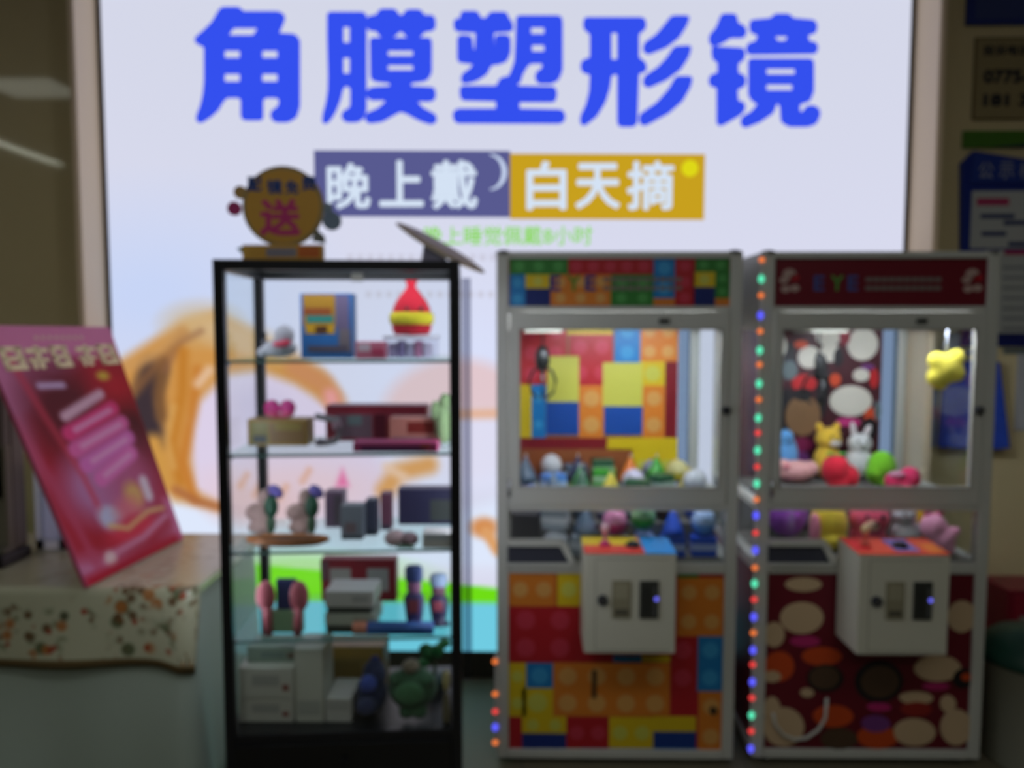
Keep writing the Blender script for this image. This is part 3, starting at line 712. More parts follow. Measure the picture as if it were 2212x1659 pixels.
    def slab(fx0, fx1, fy0, fy1, m, up=.004):
        xa, xb = bx0 + (bx1 - bx0) * fx0, bx0 + (bx1 - bx0) * fx1
        ya, yb = by + .168 * fy0, by + .168 * fy1
        b3 = len(tp.v); i3 = tp.mi(m)
        for zz in (.0005, up):
            for (xx, yy) in ((xa, ya), (xb, ya), (xb, yb), (xa, yb)): tp.v.append(Vector((xx, yy, topz(yy) + zz)))
        for fc in ([0, 3, 2, 1], [4, 5, 6, 7], [0, 1, 5, 4], [1, 2, 6, 5], [2, 3, 7, 6], [3, 0, 4, 7]): tp.f.append([b3 + q for q in fc]); tp.m.append(i3); tp.sm.append(False)
    if style == 1:
        slab(0, .66, 0, .45, M((220, 70, 60), .35)); slab(0, .62, .45, 1, M((226, 200, 40), .35)); slab(.66, 1, 0, 1, M((50, 150, 225), .35)); slab(.62, .66, .45, 1, ORANGE)
    else:
        slab(0, 1, 0, 1, M((226, 84, 60), .35)); slab(.45, .72, .15, .85, M((130, 120, 190), .35), .005); slab(.02, .2, .2, .9, M((220, 40, 50), .35), .005); slab(.8, .98, .1, .6, M((230, 130, 50), .35), .005)
    tp.build('control_panel', box, o)
    jx = bx0 + (bx1 - bx0) * (.25 if style == 1 else .18); jy = by + .08; jz = topz(jy) + .004
    js = MB(); js.lathe([(.02, 0), (.02, .006), (.012, .012), (.005, .014), (.005, .045)], (jx, jy, jz), M((215, 60, 130) if style == 1 else (220, 90, 70), .3)); js.ell((jx, jy, jz + .055), (.015, .015, .018), M((236, 190, 200) if style == 1 else (230, 200, 150), .3)); js.build('joystick', box, o)
    bt = MB(); bx = bx0 + (bx1 - bx0) * .56; bt.lathe([(.026, 0), (.026, .006), (.018, .008), (.018, .014), (.0, .017)], (bx, jy - .01, topz(jy) + .004), M((40, 40, 44), .3)); bt.build('push_button', box, o)
    lk = MB(); lx = bx0 + (bx1 - bx0) * .20; lz = (bzt + bzb) / 2 + .015; lk.cyl((lx, by - .012, lz), (lx, by + .001, lz), .017, M((50, 56, 74), .3, .5)); lk.cyl((lx, by - .014, lz), (lx, by - .011, lz), .007, CHROME); lk.build('lock', box, o)
    cs = MB(); ca = bx0 + (bx1 - bx0) * .30; cbw = (bx1 - bx0) * .21; cz0, cz1 = bzb + (bzt - bzb) * .36, bzb + (bzt - bzb) * .74
    cs.box(ca, ca + cbw, by - .005, by + .001, cz0, cz1, M((150, 144, 118), .4), .002); cs.box(ca + .01, ca + cbw - .01, by - .007, by - .004, cz0 + .012, cz0 + .032, M((96, 92, 78), .4)); cs.box(ca + .01, ca + cbw - .01, by - .007, by - .004, cz1 - .06, cz1 - .012, M((166, 160, 134), .4)); cs.build('coin_return', box, o)
    cq = MB(); qa = bx0 + (bx1 - bx0) * .60; cq.box(qa, qa + cbw, by - .007, by + .001, cz0, cz1, M((54, 56, 52), .35), .003); cq.box(qa + .02, qa + .024, by - .009, by - .006, cz0 + .02, cz1 - .02, BLACK); cq.box(qa + cbw - .016, qa + cbw - .008, by - .009, by - .006, cz0 + .01, cz1 - .02, M((90, 92, 90), .3))
    cq.build('coin_slot', box, o)
    le = MB(); le.ell((qa + cbw - .008, by - .008, (cz0 + cz1) / 2 + .004), (.007, .004, .007), E((110, 110, 255), 1.2)); le.build('indicator_light', box, o)
    dl = MB(); yy = by - .0008
    for a in ((.12, .93, .95, .955), (.12, .93, .03, .035)): dl.box(bx0 + (bx1 - bx0) * a[0], bx0 + (bx1 - bx0) * a[1], yy, yy + .002, bzb + (bzt - bzb) * a[2], bzb + (bzt - bzb) * a[3], M((140, 138, 124), .5))
    dl.box(bx0 + (bx1 - bx0) * .12, bx0 + (bx1 - bx0) * .126, yy, yy + .002, bzb + (bzt - bzb) * .03, bzb + (bzt - bzb) * .95, M((140, 138, 124), .5)); dl.build('service_door', box, o)
    # the inside: back graphic, bed, ceiling, lamp, gantry and claw
    yb = yf + d - pw - .004
    bk = MB(); bz0, bz1 = Z(1216), Z(672)
    if style == 1:
        bx1_ = P(1464, 850, yb).x
        bk.box(x0 + pw, bx1_, yb, yb + .008, bz0, bz1, M((150, 100, 60), .5))
        DR = M((128, 22, 34), .4); BL2 = M((24, 76, 160), .4)
        tiles(bk, 1100, 680, 4.254, [(530, 60, 950, 180, YELLOW), (95, 60, 530, 640, RED), (550, 180, 950, 650, RED), (965, 60, 1205, 440, BLUE), (1205, 60, 1545, 430, ORANGE), (1205, 430, 1430, 650, YELLOW), (1430, 430, 1545, 1130, DR),
              (95, 640, 205, 1130, YELLOW), (205, 640, 335, 1130, BLUE), (640, 650, 870, 1130, ORANGE), (1225, 650, 1430, 1130, ORANGE), (100, 1130, 900, 1230, DR), (100, 1230, 1130, 1560, M((150, 84, 44), .5)), (900, 1130, 1545, 1240, YELLOW), (1130, 1240, 1545, 1560, YELLOW)], yb, .002, pitch=215)
        tiles(bk, 1100, 680, 4.254, [(350, 380, 640, 800, LYELLOW), (340, 800, 640, 1100, BL2), (860, 440, 1225, 840, LYELLOW), (870, 840, 1225, 1100, BL2)], yb - .002, .002, pitch=300)
    else:
        bx1_ = P(1903, 850, yb).x
        bk.box(x0 + pw, bx1_, yb, yb + .008, bz0, bz1, M((70, 26, 34), .5))
        PALE = M((226, 222, 206), .5); BK = M((30, 28, 32), .5); TN = M((130, 98, 66), .5); ORD = M((206, 76, 40), .5); GY = M((96, 110, 112), .5)
        k = 2.861
        lst = [(340, 740, 60, 120, BK), (315, 650, 25, 60, PALE), (360, 800, 50, 60, GY), (600, 590, 80, 60, PALE), (480, 720, 70, 70, PALE), (610, 690, 60, 60, PALE), (810, 640, 95, 100, PALE), (700, 590, 34, 55, M((140, 30, 50), .5)), (660, 720, 30, 60, BK), (560, 900, 40, 200, BK), (340, 1060, 60, 150, BK), (440, 1080, 110, 125, TN), (430, 640, 42, 25, ORD),
               (450, 880, 78, 55, M((190, 36, 40), .5)), (440, 950, 60, 40, BK), (800, 830, 50, 40, PALE), (640, 860, 34, 40, ORD), (735, 990, 130, 95, PALE), (880, 850, 26, 60, M((190, 36, 40), .5)), (860, 1080, 40, 50, ORD), (720, 1120, 75, 28, M((190, 50, 120), .5)), (430, 1260, 78, 42, M((130, 30, 80), .5)), (430, 1340, 50, 40, PURPLE), (850, 1160, 45, 70, BK), (900, 1050, 22, 60, GY), (840, 780, 40, 16, PURPLE)]
        for n2, (cx, cy, rx, ry, m) in enumerate(lst):
            a, b2, c2, d2 = PR(1580 + (cx - rx) / k, 520 + (cy - ry) / k, 1580 + (cx + rx) / k, 520 + (cy + ry) / k, yb)
            bk.disc((a + b2) / 2, (c2 + d2) / 2, (b2 - a) / 2, (d2 - c2) / 2, yb - .0012 - n2 * .0002, yb, m)
    bk.build('back_graphic', t, o)
    MB().box(bx1_ + .002, x1 - pw, yb, yb + .004, bz0, bz1, BACKGLASS).build('back_glass', t, o)
    bed = MB(); bez = Z(1213)
    bed.box(x0 + pw, x1 - pw, yf + .022, yb - .004, bez - .012, bez, M((120, 118, 110), .6)); 
    ry = yf + (.150 if style == 1 else .265); rl = max(ry, iy1 + .004) if style == 1 else yf + .41; rh = .0995 if style == 1 else .18       # the bed steps up behind the front row
    xs = ix1 + (.002 if style == 1 else .165)
    bed.box(xs, x1 - pw - .004, ry, yb - .004, bez + .0002, bez + rh, M((110, 108, 104), .7)); bed.box(x0 + pw + .004, xs - .001, rl, yb - .004, bez + .0002, bez + rh, M((110, 108, 104), .7))
    bed.build('prize_bed', t, o)
    ci = MB(); ci.box(x0 + pw, x1 - pw, yf + .03, yb, Z(676), Z(670), WHITE); ci.build('inner_ceiling', t, o)
    lm = MB()
    for yy in (yf + .055,):
        lm.cyl((x0 + .09, yy, Z(690)), (x1 - .09, yy, Z(690)), .011, E((236, 240, 255), MACH_L, True)); 
    lmo = lm.build('lamp_tube', t, o)
    for xx in (x0 + .075, x1 - .09): MB().box(xx, xx + .016, yf + .042, yf + .068, Z(694), Z(677), WHITE).build('lamp_holder', lmo, o)
    g = MB(); gz = Z(700)
    if style == 1: gx, gy = P(1172, 740, yf + .30).x, yf + .30
    else: gx, gy = P(1770, 740, yf + .36).x, yf + .36
    GREY = M((150, 150, 136), .5)
    g.box(x0 + .05, x1 - .05, gy + .09, gy + .105, Z(686), Z(678), CHROME); g.box(x0 + .05, x1 - .05, gy - .105, gy - .09, Z(686), Z(678), CHROME)
    gan = g.build('gantry_rails', t, o)
    tr = MB(); tr.box(gx - .07, gx + .07, gy - .1, gy + .1, gz - .03, Z(686), GREY, .004); tr.build('trolley', gan, o)
    DK = M((44, 46, 46), .35, .4)
    cl = MB(); top = P(0, 745, gy).z if style == 1 else P(0, 760, gy).z
    cl.cyl((gx, gy, gz - .03), (gx, gy, top), .003, DK)
    cl.lathe([(.0, .0), (.012, -.004), (.026, -.03), (.028, -.07), (.02, -.085), (.012, -.09), (.01, -.105), (.0, -.106)] if style == 1 else [(0, 0), (.010, -.004), (.016, -.03), (.016, -.10), (.012, -.11), (0, -.112)], (gx, gy, top), DK)
    clo = cl.build('claw', t, o)
    for q in range(3):
        a = q * 2 * math.pi / 3 + .5
        fr2 = MB(); dx, dy = math.cos(a), math.sin(a)
        fr2.tube([(gx + dx * .012, gy + dy * .012, top - .085), (gx + dx * .042, gy + dy * .042, top - .10), (gx + dx * .06, gy + dy * .06, top - .14), (gx + dx * .048, gy + dy * .048, top - .185), (gx + dx * .02, gy + dy * .02, top - .205)], .0055, DK); fr2.build('claw_finger', clo, o)
    # LED strips
    def leds(px, ys, face='front', xw=None):
        st = MB(); x = x0 - .004
        st.box(x - .004, x + .004, yf - .002, yf + .012, Z(ys[-1][0] + 14), Z(ys[0][0] - 10), M((210, 210, 205), .4)); so2 = st.build('light_strip', t, o)
        for y, c in ys:
            col, s = {'o': ((255, 130, 60), 1.0), 'm': ((90, 230, 180), 1.2), 'b': ((90, 90, 255), 1.3), 'r': ((255, 70, 70), 1.0)}[c]
            e = MB(); e.ell((x - .003, yf - .003, Z(y)), (.010, .008, .014 if c in 'mb' else .009), E(col, s), u=10, v=8); e.build('led', so2, o)
    if style == 2:
        seq = 'omobomomomrmrmobrbomrbobrbrmrb'; yl = [60, 120, 172, 235, 285, 345, 390, 450, 500, 558, 605, 660, 712, 765, 815, 865, 920, 975, 1030, 1080, 1130, 1185, 1235, 1290, 1335, 1390, 1440, 1495, 1545, 1600]
        leds(1633, [(520 + y / 1.4566, c) for y, c in zip(yl, seq)])
    else:
        leds(1072, [(1430, 'o'), (1500, 'o'), (1538, 'r'), (1572, 'b'), (1605, 'o')])
    return dict(t=t, x0=x0, x1=x1, bez=bez, yf=yf, yb=yb, pw=pw, chute=(ix0, ix1, iy1), Z=Z)
m1 = claw_machine(1073, 1595, 'left claw machine with coloured block panels and EYE header', 1)
m2 = claw_machine(1637, 2141, 'right claw machine with maroon spotted panels and lights down its left edge', 2)

# small prizes in the left machine
def prize(kind, col, name):
    root = thing(name, '', 'prize')
    m = M(col, .35)
    if kind == 0:     # capsule: two half shells and a seam
        b = MB(); b.lathe([(0, 0), (.02, .002), (.036, .014), (.044, .036), (.044, .044)], (0, 0, 0), m, 18); b.build('lower_shell', root)
        b = MB(); b.lathe([(.045, .044), (.045, .05), (.042, .066), (.03, .084), (.014, .093), (0, .095)], (0, 0, 0), M(tuple(min(255, int(c * .5 + 125)) for c in col), .2), 18); b.build('upper_shell', root)
    elif kind == 1:   # pyramid pouch with a hanging loop
        b = MB(); s = .039
        b.lathe([(s * 1.2, 0), (s * 1.3, .012), (s * 1.0, .035), (s * .55, .07), (s * .15, .10), (0, .102)], (0, 0, 0), m, 4, Matrix.Rotation(.6, 4, 'Z'))
        b.build('pouch', root)
        b = MB(); b.tube([(0, 0, .098), (.006, 0, .108), (0, 0, .116), (-.006, 0, .108), (0, 0, .098)], .002, M((220, 220, 220), .5), 6); b.build('loop', root)
    else:             # small box with a label band
        b = MB(); b.box(-.045, .045, -.03, .03, 0, .075, m, .006); b.build('carton', root)
        b = MB(); b.box(-.0455, .0455, -.0305, .0305, .025, .048, M(tuple(min(255, int(c * .4 + 150)) for c in col), .4)); b.build('label_band', root)
    return root
PAL = [('silver grey', (160, 170, 180)), ('slate blue', (90, 110, 130)), ('leaf green', (60, 160, 50)), ('dark green', (36, 90, 60)), ('royal blue', (40, 84, 200)), ('sky blue', (90, 150, 230)), ('navy', (28, 40, 74)), ('orange', (220, 120, 40)), ('lemon', (214, 196, 60)), ('magenta', (200, 40, 120)), ('pale lilac', (170, 160, 200)), ('white', (214, 218, 222)), ('dark brown', (64, 44, 40))]
KN = ['capsule_toy', 'pyramid_pouch', 'toy_carton']; KL = ['egg capsule', 'pyramid pouch', 'small carton']
protos = {}
seen = {}
def fill_prizes():
    x0, x1 = m1['x0'] + m1['pw'] + .01, m1['x1'] - m1['pw'] - .01
    nx, step = 7, 0
    sx = (x1 - x0) / 7
    rows = [m1['yf'] + .080] + [m1['yf'] + .21 + .112 * j for j in range(4)]
    spots = []
    RN = ['front', 'second', 'third', 'fourth', 'back']; CN = ['first', 'second', 'third', 'fourth', 'fifth', 'sixth', 'last']
    for j, y in enumerate(rows):
        for i in range(7):
            x = x0 + sx * (i + .5)
            if i < 2 and y - .06 < m1['chute'][2] and x - .055 < m1['chute'][1]: continue
            if j == 0: spots.append((i, j, 0, x, y))
            spots.append((i, j, 1, x, y))
            if j >= 1 and (i * 3 + j) % 5 != 1: spots.append((i, j, 2, x, y))
    tops = {(i, j): .10 for i in range(7) for j in range(1, 5)}
    for (i, j, l, x, y) in spots:
        vis = (l == 0 and j == 0) or l >= 1
        bias = i / 6
        if rnd.random() < .38 and bias > .6: cn = rnd.choice([4, 5, 4, 6])
        elif rnd.random() < .35 and bias < .25: cn = rnd.choice([0, 1, 11])
        else: cn = rnd.choice([0, 1, 0, 2, 3, 4, 5, 6, 7, 8, 9, 10, 11, 12, 11, 10, 3])
        kd = rnd.choice([0, 1, 2, 1]) if l == 2 or (l == 1 and j < 1) else rnd.choice([0, 2, 2])
        if l == 2: cn = rnd.choice([2, 3, 7, 4, 9, 0, 10, 5, 11, 8, 6, 1])
        key = (kd, cn)
        ht = (.095, .10, .075)[kd]
        if key not in protos: protos[key] = prize(kd, PAL[cn][1], KN[kd]); o = protos[key]
        else: o = copy_tree(protos[key])
        z = m1['bez'] + tops.get((i, j), 0)
        o.location = (x + rnd.uniform(-.004, .004), y, z + .0005); o.rotation_euler = (0, 0, rnd.uniform(-.5, .5) if kd == 2 else rnd.uniform(-3, 3))
        tops[(i, j)] = tops.get((i, j), 0) + ht
        lay = ['bottom', 'middle', 'top'][l]
        tag(o, '%s %s, %s layer of left machine heap, %s row, %s from left' % (PAL[cn][0], KL[kd], lay, RN[j], CN[i]), 'prize', 'small prizes heaped in the left claw machine')
fill_prizes()

# plush toys in the right machine
def blob(name, parts, col, root=None, vox=.007, off=(0, 0, 0)):
    b = MB(); m = fuzzy(col)
    for c, r, *rot in parts: b.ell(c, r, m, rot[0] if rot else None, 16, 10)
    o = b.build(name, root, off); remesh(o, vox, 4)
    return o
def face(root, cx, cy, cz, s=1.0, nose=(40, 30, 30), n=(0, -1, 0)):
    for dx in (-.022, .022):
        e = MB(); e.ell((cx + dx * s, cy, cz + .010 * s), (.006 * s, .004 * s, .007 * s), BLACK, None, 12, 8); e.build('eye', root)
    e = MB(); e.ell((cx, cy - .004 * s, cz - .008 * s), (.008 * s, .006 * s, .006 * s), M(nose, .4), None, 12, 8); e.build('nose', root)
def plush(px, py, Y, rz, label, cat, name, parts, col, extra=None, s=1.0, zrest=None):
    p = P(px, py, Y)
    z = p.z if zrest is None else zrest
    r = thing(name, label, cat, (p.x, Y, z + .005), rz, 'plush toys in the right claw machine')
    blob('body', [(tuple(q * s for q in a[0]), tuple(q * s for q in a[1]), *a[2:]) for a in parts], col, r)
    if extra: extra(r, s)
    return r
bz = m2['bez'] + .001
def lump(rx, ry, rz_): return [((0, 0, rz_), (rx, ry, rz_))]
# bottom layer, seen through the lower pane, then the ones lying on top
def ears(col, pts):
    def f(r, s):
        for c, rr, rot in pts:
            b = MB(); b.ell(tuple(q * s for q in c), tuple(q * s for q in rr), fuzzy(col), rot, 14, 8); b.build('ear', r)
    return f
def deco(*fs):
    def f(r, s):
        for g in fs: g(r, s)
    return f
def facef(cx, cy, cz, k=1.0, nose=(40, 30, 30)): return lambda r, s: face(r, cx * s, cy * s, cz * s, k * s, nose)
def muzz(c, rr, col, nm='muzzle'):
    def f(r, s):
        b = MB(); b.ell(tuple(q * s for q in c), tuple(q * s for q in rr), fuzzy(col), None, 14, 8); b.build(nm, r)
    return f
Y1 = YM + .14; bz2 = bz + .1805
plush(1700, 1120, YM + .305, .3, 'purple plush ball at left behind the prize chute of the right machine', 'plush toy', 'plush_ball', [((0, 0, .085), (.080, .070, .085)), ((.06, .01, .15), (.028, .025, .028)), ((-.05, .01, .15), (.028, .025, .028))], (176, 84, 206), facef(0, -.066, .09, 1.0, (70, 30, 80)), zrest=bz)
plush(1790, 1120, Y1, .05, 'yellow plush cushion toy with pink arm low in the right machine', 'plush toy', 'plush_cushion', [((0, 0, .088), (.070, .060, .088)), ((0, -.01, .04), (.064, .058, .04))], (240, 208, 60),
      muzz((-.066, -.035, .08), (.020, .022, .062), (236, 140, 165), 'arm'), zrest=bz)
plush(1878, 1120, Y1, 0, 'rose plush bear with cream muzzle and black nose behind the control box', 'plush toy', 'plush_bear', [((0, .01, .05), (.066, .058, .05)), ((0, 0, .115), (.072, .066, .062))], (232, 92, 122),
      deco(ears((160, 44, 66), [((-.055, .01, .168), (.022, .014, .022), None), ((.055, .01, .168), (.022, .014, .022), None)]), muzz((-.018, -.062, .10), (.026, .016, .020), (236, 190, 160)), facef(-.01, -.069, .120, 1.3, (20, 16, 16))), zrest=bz)
plush(1957, 1120, Y1 + .005, 0, 'pale grey plush seal between the rose bear and pink piglet plush', 'plush toy', 'plush_seal', [((0, 0, .06), (.055, .046, .06)), ((-.01, -.004, .125), (.044, .042, .040))], (212, 218, 220), facef(-.01, -.044, .130, .8), zrest=bz)
plush(2030, 1120, YM + .090, -.15, 'pink plush piglet lying at the right end of the lower pane', 'plush toy', 'plush_piglet', [((-.02, .0, .095), (.046, .042, .050)), ((.012, -.005, .055), (.042, .040, .050)), ((.050, -.01, .085), (.018, .018, .016)), ((.028, -.014, .022), (.022, .026, .020))], (255, 166, 196), ears((228, 116, 148), [((-.042, 0, .148), (.014, .009, .020), (0, -.4, 0)), ((0, 0, .148), (.014, .009, .020), (0, .4, 0))]), zrest=bz)
plush(1998, 1120, YM + .212, .1, 'mustard yellow plush duck at the right rear of the lower row', 'plush toy', 'plush_duck', [((0, 0, .085), (.050, .040, .085)), ((.0, 0, .16), (.040, .036, .034))], (222, 170, 30), muzz((-.01, -.038, .155), (.018, .012, .008), (224, 112, 40), 'beak'), zrest=bz)
Y2 = YM + .34
plush(1716, 1040, YM + .475, .1, 'pale pink plush lying in the front left corner under the window', 'plush toy', 'plush_pig', [((0, 0, .045), (.085, .052, .045)), ((-.05, -.005, .065), (.034, .035, .032)), ((.06, -.01, .055), (.034, .036, .034))], (240, 176, 172), muzz((-.05, -.036, .070), (.016, .010, .012), (226, 136, 142), 'snout'), zrest=bz2)
plush(1812, 1030, Y2 - .005, -.1, 'crimson plush strawberry under the window of the right machine', 'plush toy', 'plush_strawberry', [((-.012, 0, .075), (.056, .052, .062)), ((.04, -.005, .05), (.036, .042, .045)), ((0, 0, .03), (.05, .05, .03))], (214, 24, 52), ears((70, 160, 56), [((-.03, -.0, .136), (.022, .016, .005), (0, .3, 0)), ((.004, .0, .136), (.022, .016, .005), (0, -.3, 0))]), zrest=bz2)
plush(1904, 1020, Y2 + .05, .3, 'lime green plush turtle on the heap in the right machine', 'plush toy', 'plush_turtle', [((0, 0, .075), (.060, .052, .068)), ((-.044, -.005, .055), (.030, .032, .036)), ((0, 0, .025), (.050, .046, .025))], (116, 196, 32), facef(-.066, -.028, .06, .6), zrest=bz2)
plush(1950, 1040, YM + .298, .0, 'hot pink plush mound lying at the right under the window', 'plush toy', 'plush_mound', [((.025, 0, .052), (.044, .030, .044)), ((-.035, .0, .040), (.036, .030, .036)), ((0, 0, .02), (.05, .030, .02))], (232, 56, 110), muzz((-.03, -.014, .068), (.034, .018, .012), (240, 166, 196), 'patch'), zrest=bz2)
Y3 = YM + .545
plush(1788, 950, Y3, .1, 'yellow cat plush with white muzzle sitting at the back of the right machine', 'plush toy', 'plush_cat', [((0, 0, .075), (.058, .048, .075)), ((0, -.006, .170), (.056, .046, .048))], (232, 190, 60),
      deco(ears((232, 190, 60), [((-.036, 0, .214), (.016, .012, .022), (0, -.3, 0)), ((.036, 0, .214), (.016, .012, .022), (0, .3, 0))]), muzz((.01, -.046, .155), (.024, .014, .016), (236, 226, 214)), facef(.01, -.052, .174, .9)), zrest=bz2)
plush(1856, 960, Y3, -.1, 'white rabbit plush with upright ears beside the yellow cat plush', 'plush toy', 'plush_rabbit', [((0, 0, .07), (.056, .048, .07)), ((0, -.006, .150), (.050, .044, .042))], (226, 228, 226),
      deco(ears((226, 220, 220), [((-.026, 0, .206), (.012, .010, .034), (0, -.15, 0)), ((.030, 0, .198), (.012, .010, .032), (0, .35, 0))]), facef(0, -.048, .154, .9)), zrest=bz2)
plush(1700, 990, YM + .57, .3, 'light blue plush whale at the back left of the right machine', 'plush toy', 'plush_whale', [((0, 0, .09), (.050, .034, .09)), ((-.01, 0, .165), (.036, .034, .040))], (104, 170, 230), facef(-.01, -.034, .165, .7), zrest=bz2)
# star cushion hanging from a suction cup
p = P(2043, 797, YM + .105)
st = thing('star_cushion', 'bright yellow star cushion hanging by a suction cup behind right machine glass', 'cushion', (p.x, p.y, p.z))
o_ = blob('cushion', [((0, 0, 0), (.052, .036, .056)), ((.036, 0, .040), (.032, .028, .034)), ((-.034, 0, .028), (.034, .028, .036)), ((-.040, 0, -.030), (.030, .026, .034)), ((-.020, 0, -.058), (.026, .022, .022)), ((.036, 0, -.014), (.034, .028, .036))], (206, 192, 60), st)
o_.modifiers['soften'].iterations = 14
b = MB(); b.cyl((0, 0, .05), (0, 0, m2['Z'](678) - p.z - .012), .003, M((200, 205, 215), .3)); b.lathe([(.0, .012), (.012, .010), (.028, .0), (.024, .0)], (0, 0, m2['Z'](678) - p.z - .014), M((150, 170, 210), .2)); b.build('suction_cup', st)

# ------------------------------------------------------------------ glass display cabinet
CAB_RZ = math.radians(4.2)
YC = 2.12
cl_, cr_ = P(470, 562, YC - .03), P(989, 562, YC + .03)
CW = 0.66; CD = 0.43
cxm = (P(479, 1100, YC).x + P(994, 1100, YC).x) / 2
CW = P(994, 1100, YC).x - P(479, 1100, YC).x
zTop = P(730, 561, YC).z
cab = thing('display_cabinet', 'tall black framed glass display cabinet full of gifts', 'display cabinet', (cxm, YC, 0), CAB_RZ)
hw = CW / 2; pt = .029
zc = lambda py: P(730, py, YC).z
zBase = zc(1583)
SHZ = [zc(779), zc(984), zc(1196), zc(1388)]
f = MB()
for xa in (-hw, hw - pt):
    for ya in (0, CD - pt): f.box(xa, xa + pt, ya, ya + pt, .02, zTop, BLACK, .002)
for ya in (0, CD - pt): f.box(-hw + pt, hw - pt, ya, ya + pt, zTop - pt, zTop, BLACK, .002)
for xa in (-hw, hw - pt): f.box(xa, xa + pt, pt, CD - pt, zTop - pt, zTop, BLACK, .002)
f.build('frame', cab)
bm_ = MB(); bm_.box(-hw + .002, hw - .002, .004, CD - .002, .03, zBase, BLACK, .003); bb = bm_.build('base_unit', cab)
dr = MB(); dr.box(-hw + .03, hw - .03, -.006, .006, .06, zBase - .03, M((18, 18, 20), .3), .002); dd = dr.build('drawer', bb)
kn = MB(); kn.cyl((0, -.02, zBase - .08), (0, -.005, zBase - .08), .010, M((40, 40, 44), .3, .6)); kn.build('knob', dd)
for xa in (-hw + .04, hw - .04):
    for ya in (.04, CD - .04): MB().cyl((xa, ya, 0), (xa, ya, .032), .02, M((30, 30, 30), .5)).build('foot', cab)
MB().box(-hw + pt, hw - pt, .008, .012, zBase + .002, zTop - pt, GLASS).build('front_glass', cab)
MB().box(-hw + .008, -hw + .012, pt + .012, CD - pt, zBase + .002, zTop - pt, GLASS).build('side_glass', cab)
MB().box(hw - .012, hw - .008, pt + .012, CD - pt, zBase + .002, zTop - pt, GLASS).build('side_glass', cab)
MB().box(-hw + pt, hw - pt, pt, CD - pt, zTop - .008, zTop - .004, GREEN_GLASS).build('top_glass', cab)
MB().box(hw + .004, hw + .034, CD - .01, CD - .004, .35, zTop - .02, GREY_TINT).build('tinted_strip', cab)  # added tinted plate that makes the grey strip beside the right post
for z in SHZ:
    s_ = MB(); s_.box(-hw + .014, hw - .014, .03, CD - .014, z - .008, z, GREEN_GLASS); s_.box(-hw + .014, hw - .014, .0285, .0300, z - .008, z, M((120, 165, 165), .2)); sh = s_.build('glass_shelf', cab)
    for xa in (-hw + .014, hw - .026):
        for ya in (.06, CD - .06): MB().cyl((xa + .006, ya, z - .018), (xa + .006, ya, z - .0085), .005, CHROME).build('shelf_pin', sh)
lp = MB(); lp.box(-hw + pt + .03, hw - pt - .03, pt + .001, pt + .013, zTop - .018, zTop - .009, E((236, 240, 255), CAB_L, True)); lp.build('added_lamp_strip', cab)  # added lamp hidden by the top rail, brightens the upper shelves
lp = MB(); lp.box(-hw + pt + .02, hw - pt - .02, pt + .0005, pt + .07, zTop - .0085, zTop - .0082, BLACK); lp.build('light_blocker', cab)  # added opaque sheet, keeps the strip's light off the sign above
for xa in (-hw + .001, hw - .009):
    lp = MB(); lp.box(xa, xa + .008, pt + .001, pt + .009, SHZ[3] + .03, zTop - .06, E((236, 240, 255), CAB_L * .95, True)); lp.build('added_lamp_strip', cab)  # invented strips hidden behind the front posts to brighten the gifts
ct = MB(); ct.box(-.02, .02, CD - pt - .006, CD - pt, zTop - .034, zTop - .006, M((130, 126, 116), .4, .4), .003); ct.build('catch', cab)

# gifts: helpers place things by the shelf they stand on
FLOORZ = zBase
def X(px, Y, z): # x of the point at height z on plane Y seen in column px
    py = 829.5
    for _ in range(4):
        q = P(px, py, Y); # find the row where height z shows
        py += (q.z - z) * FPX / Y
    return P(px, py, Y).x
def zt(py, px, Y): return P(px, py, Y).z
def item(name, label, cat, x0, x1, ytop, z, yoff, group=None, rz=0.0):
    "an Empty standing at shelf height z; returns it with width and height"
    if yoff > 5: yoff = min(max(PZ((x0 + x1) / 2, yoff, z).y - YC, .05), .30)
    Y = YC + yoff
    a, b = X(x0, Y, z), X(x1, Y, z)
    h = zt(ytop, (x0 + x1) / 2, Y) - z
    return thing(name, label, cat, ((a + b) / 2, Y, z + .0006), rz, group), b - a, h
def carton(label, x0, x1, ytop, z, yoff, dep, col, deco_=None, rz=0.0, name='gift_box', cat='box', bev=.003):
    t, w, h = item(name, label, cat, x0, x1, ytop, z, yoff, None, rz)
    b = MB(); b.box(-w / 2, w / 2, 0, dep, 0, h, M(col, .4), bev); b.build('carton', t)
    if deco_:
        for n, (nm, fx0, fx1, fz0, fz1, c) in enumerate(deco_):
            g = MB(); g.box(-w / 2 + w * fx0, -w / 2 + w * fx1, -.0008 - n * .0004, .001, h * fz0, h * fz1, M(c, .4)); g.build(nm, t)
    return t, w, h
S1, S2, S3, S4 = SHZ
# shelf one
t, w, h = item('gift_pouch', 'small grey gift pouch with red ribbon at left of the top shelf', 'gift pouch', 556, 652, 706, S1, .12)
b = MB(); b.ell((0, 0, h * .28), (w * .40, .035, h * .28), fuzzy((170, 170, 178)), None, 18, 10); b.ell((w * .12, 0, h * .68), (w * .22, .028, h * .34), fuzzy((150, 158, 164)), None, 16, 10); b.ell((-w * .36, 0, h * .16), (w * .14, .03, h * .16), fuzzy((186, 186, 196))); o_ = b.build('bag', t); remesh(o_, .004, 3); t.location.z += .004
b = MB(); b.ell((w * .12, -.030, h * .42), (w * .20, .010, h * .09), M((214, 54, 90), .5)); b.ell((w * .25, -.032, h * .48), (w * .10, .008, h * .07), M((214, 54, 90), .5)); b.build('ribbon', t)
t, w, h = item('bottle', 'small black flask lying behind the grey gift pouch', 'bottle', 553, 585, 722, S1, .25)
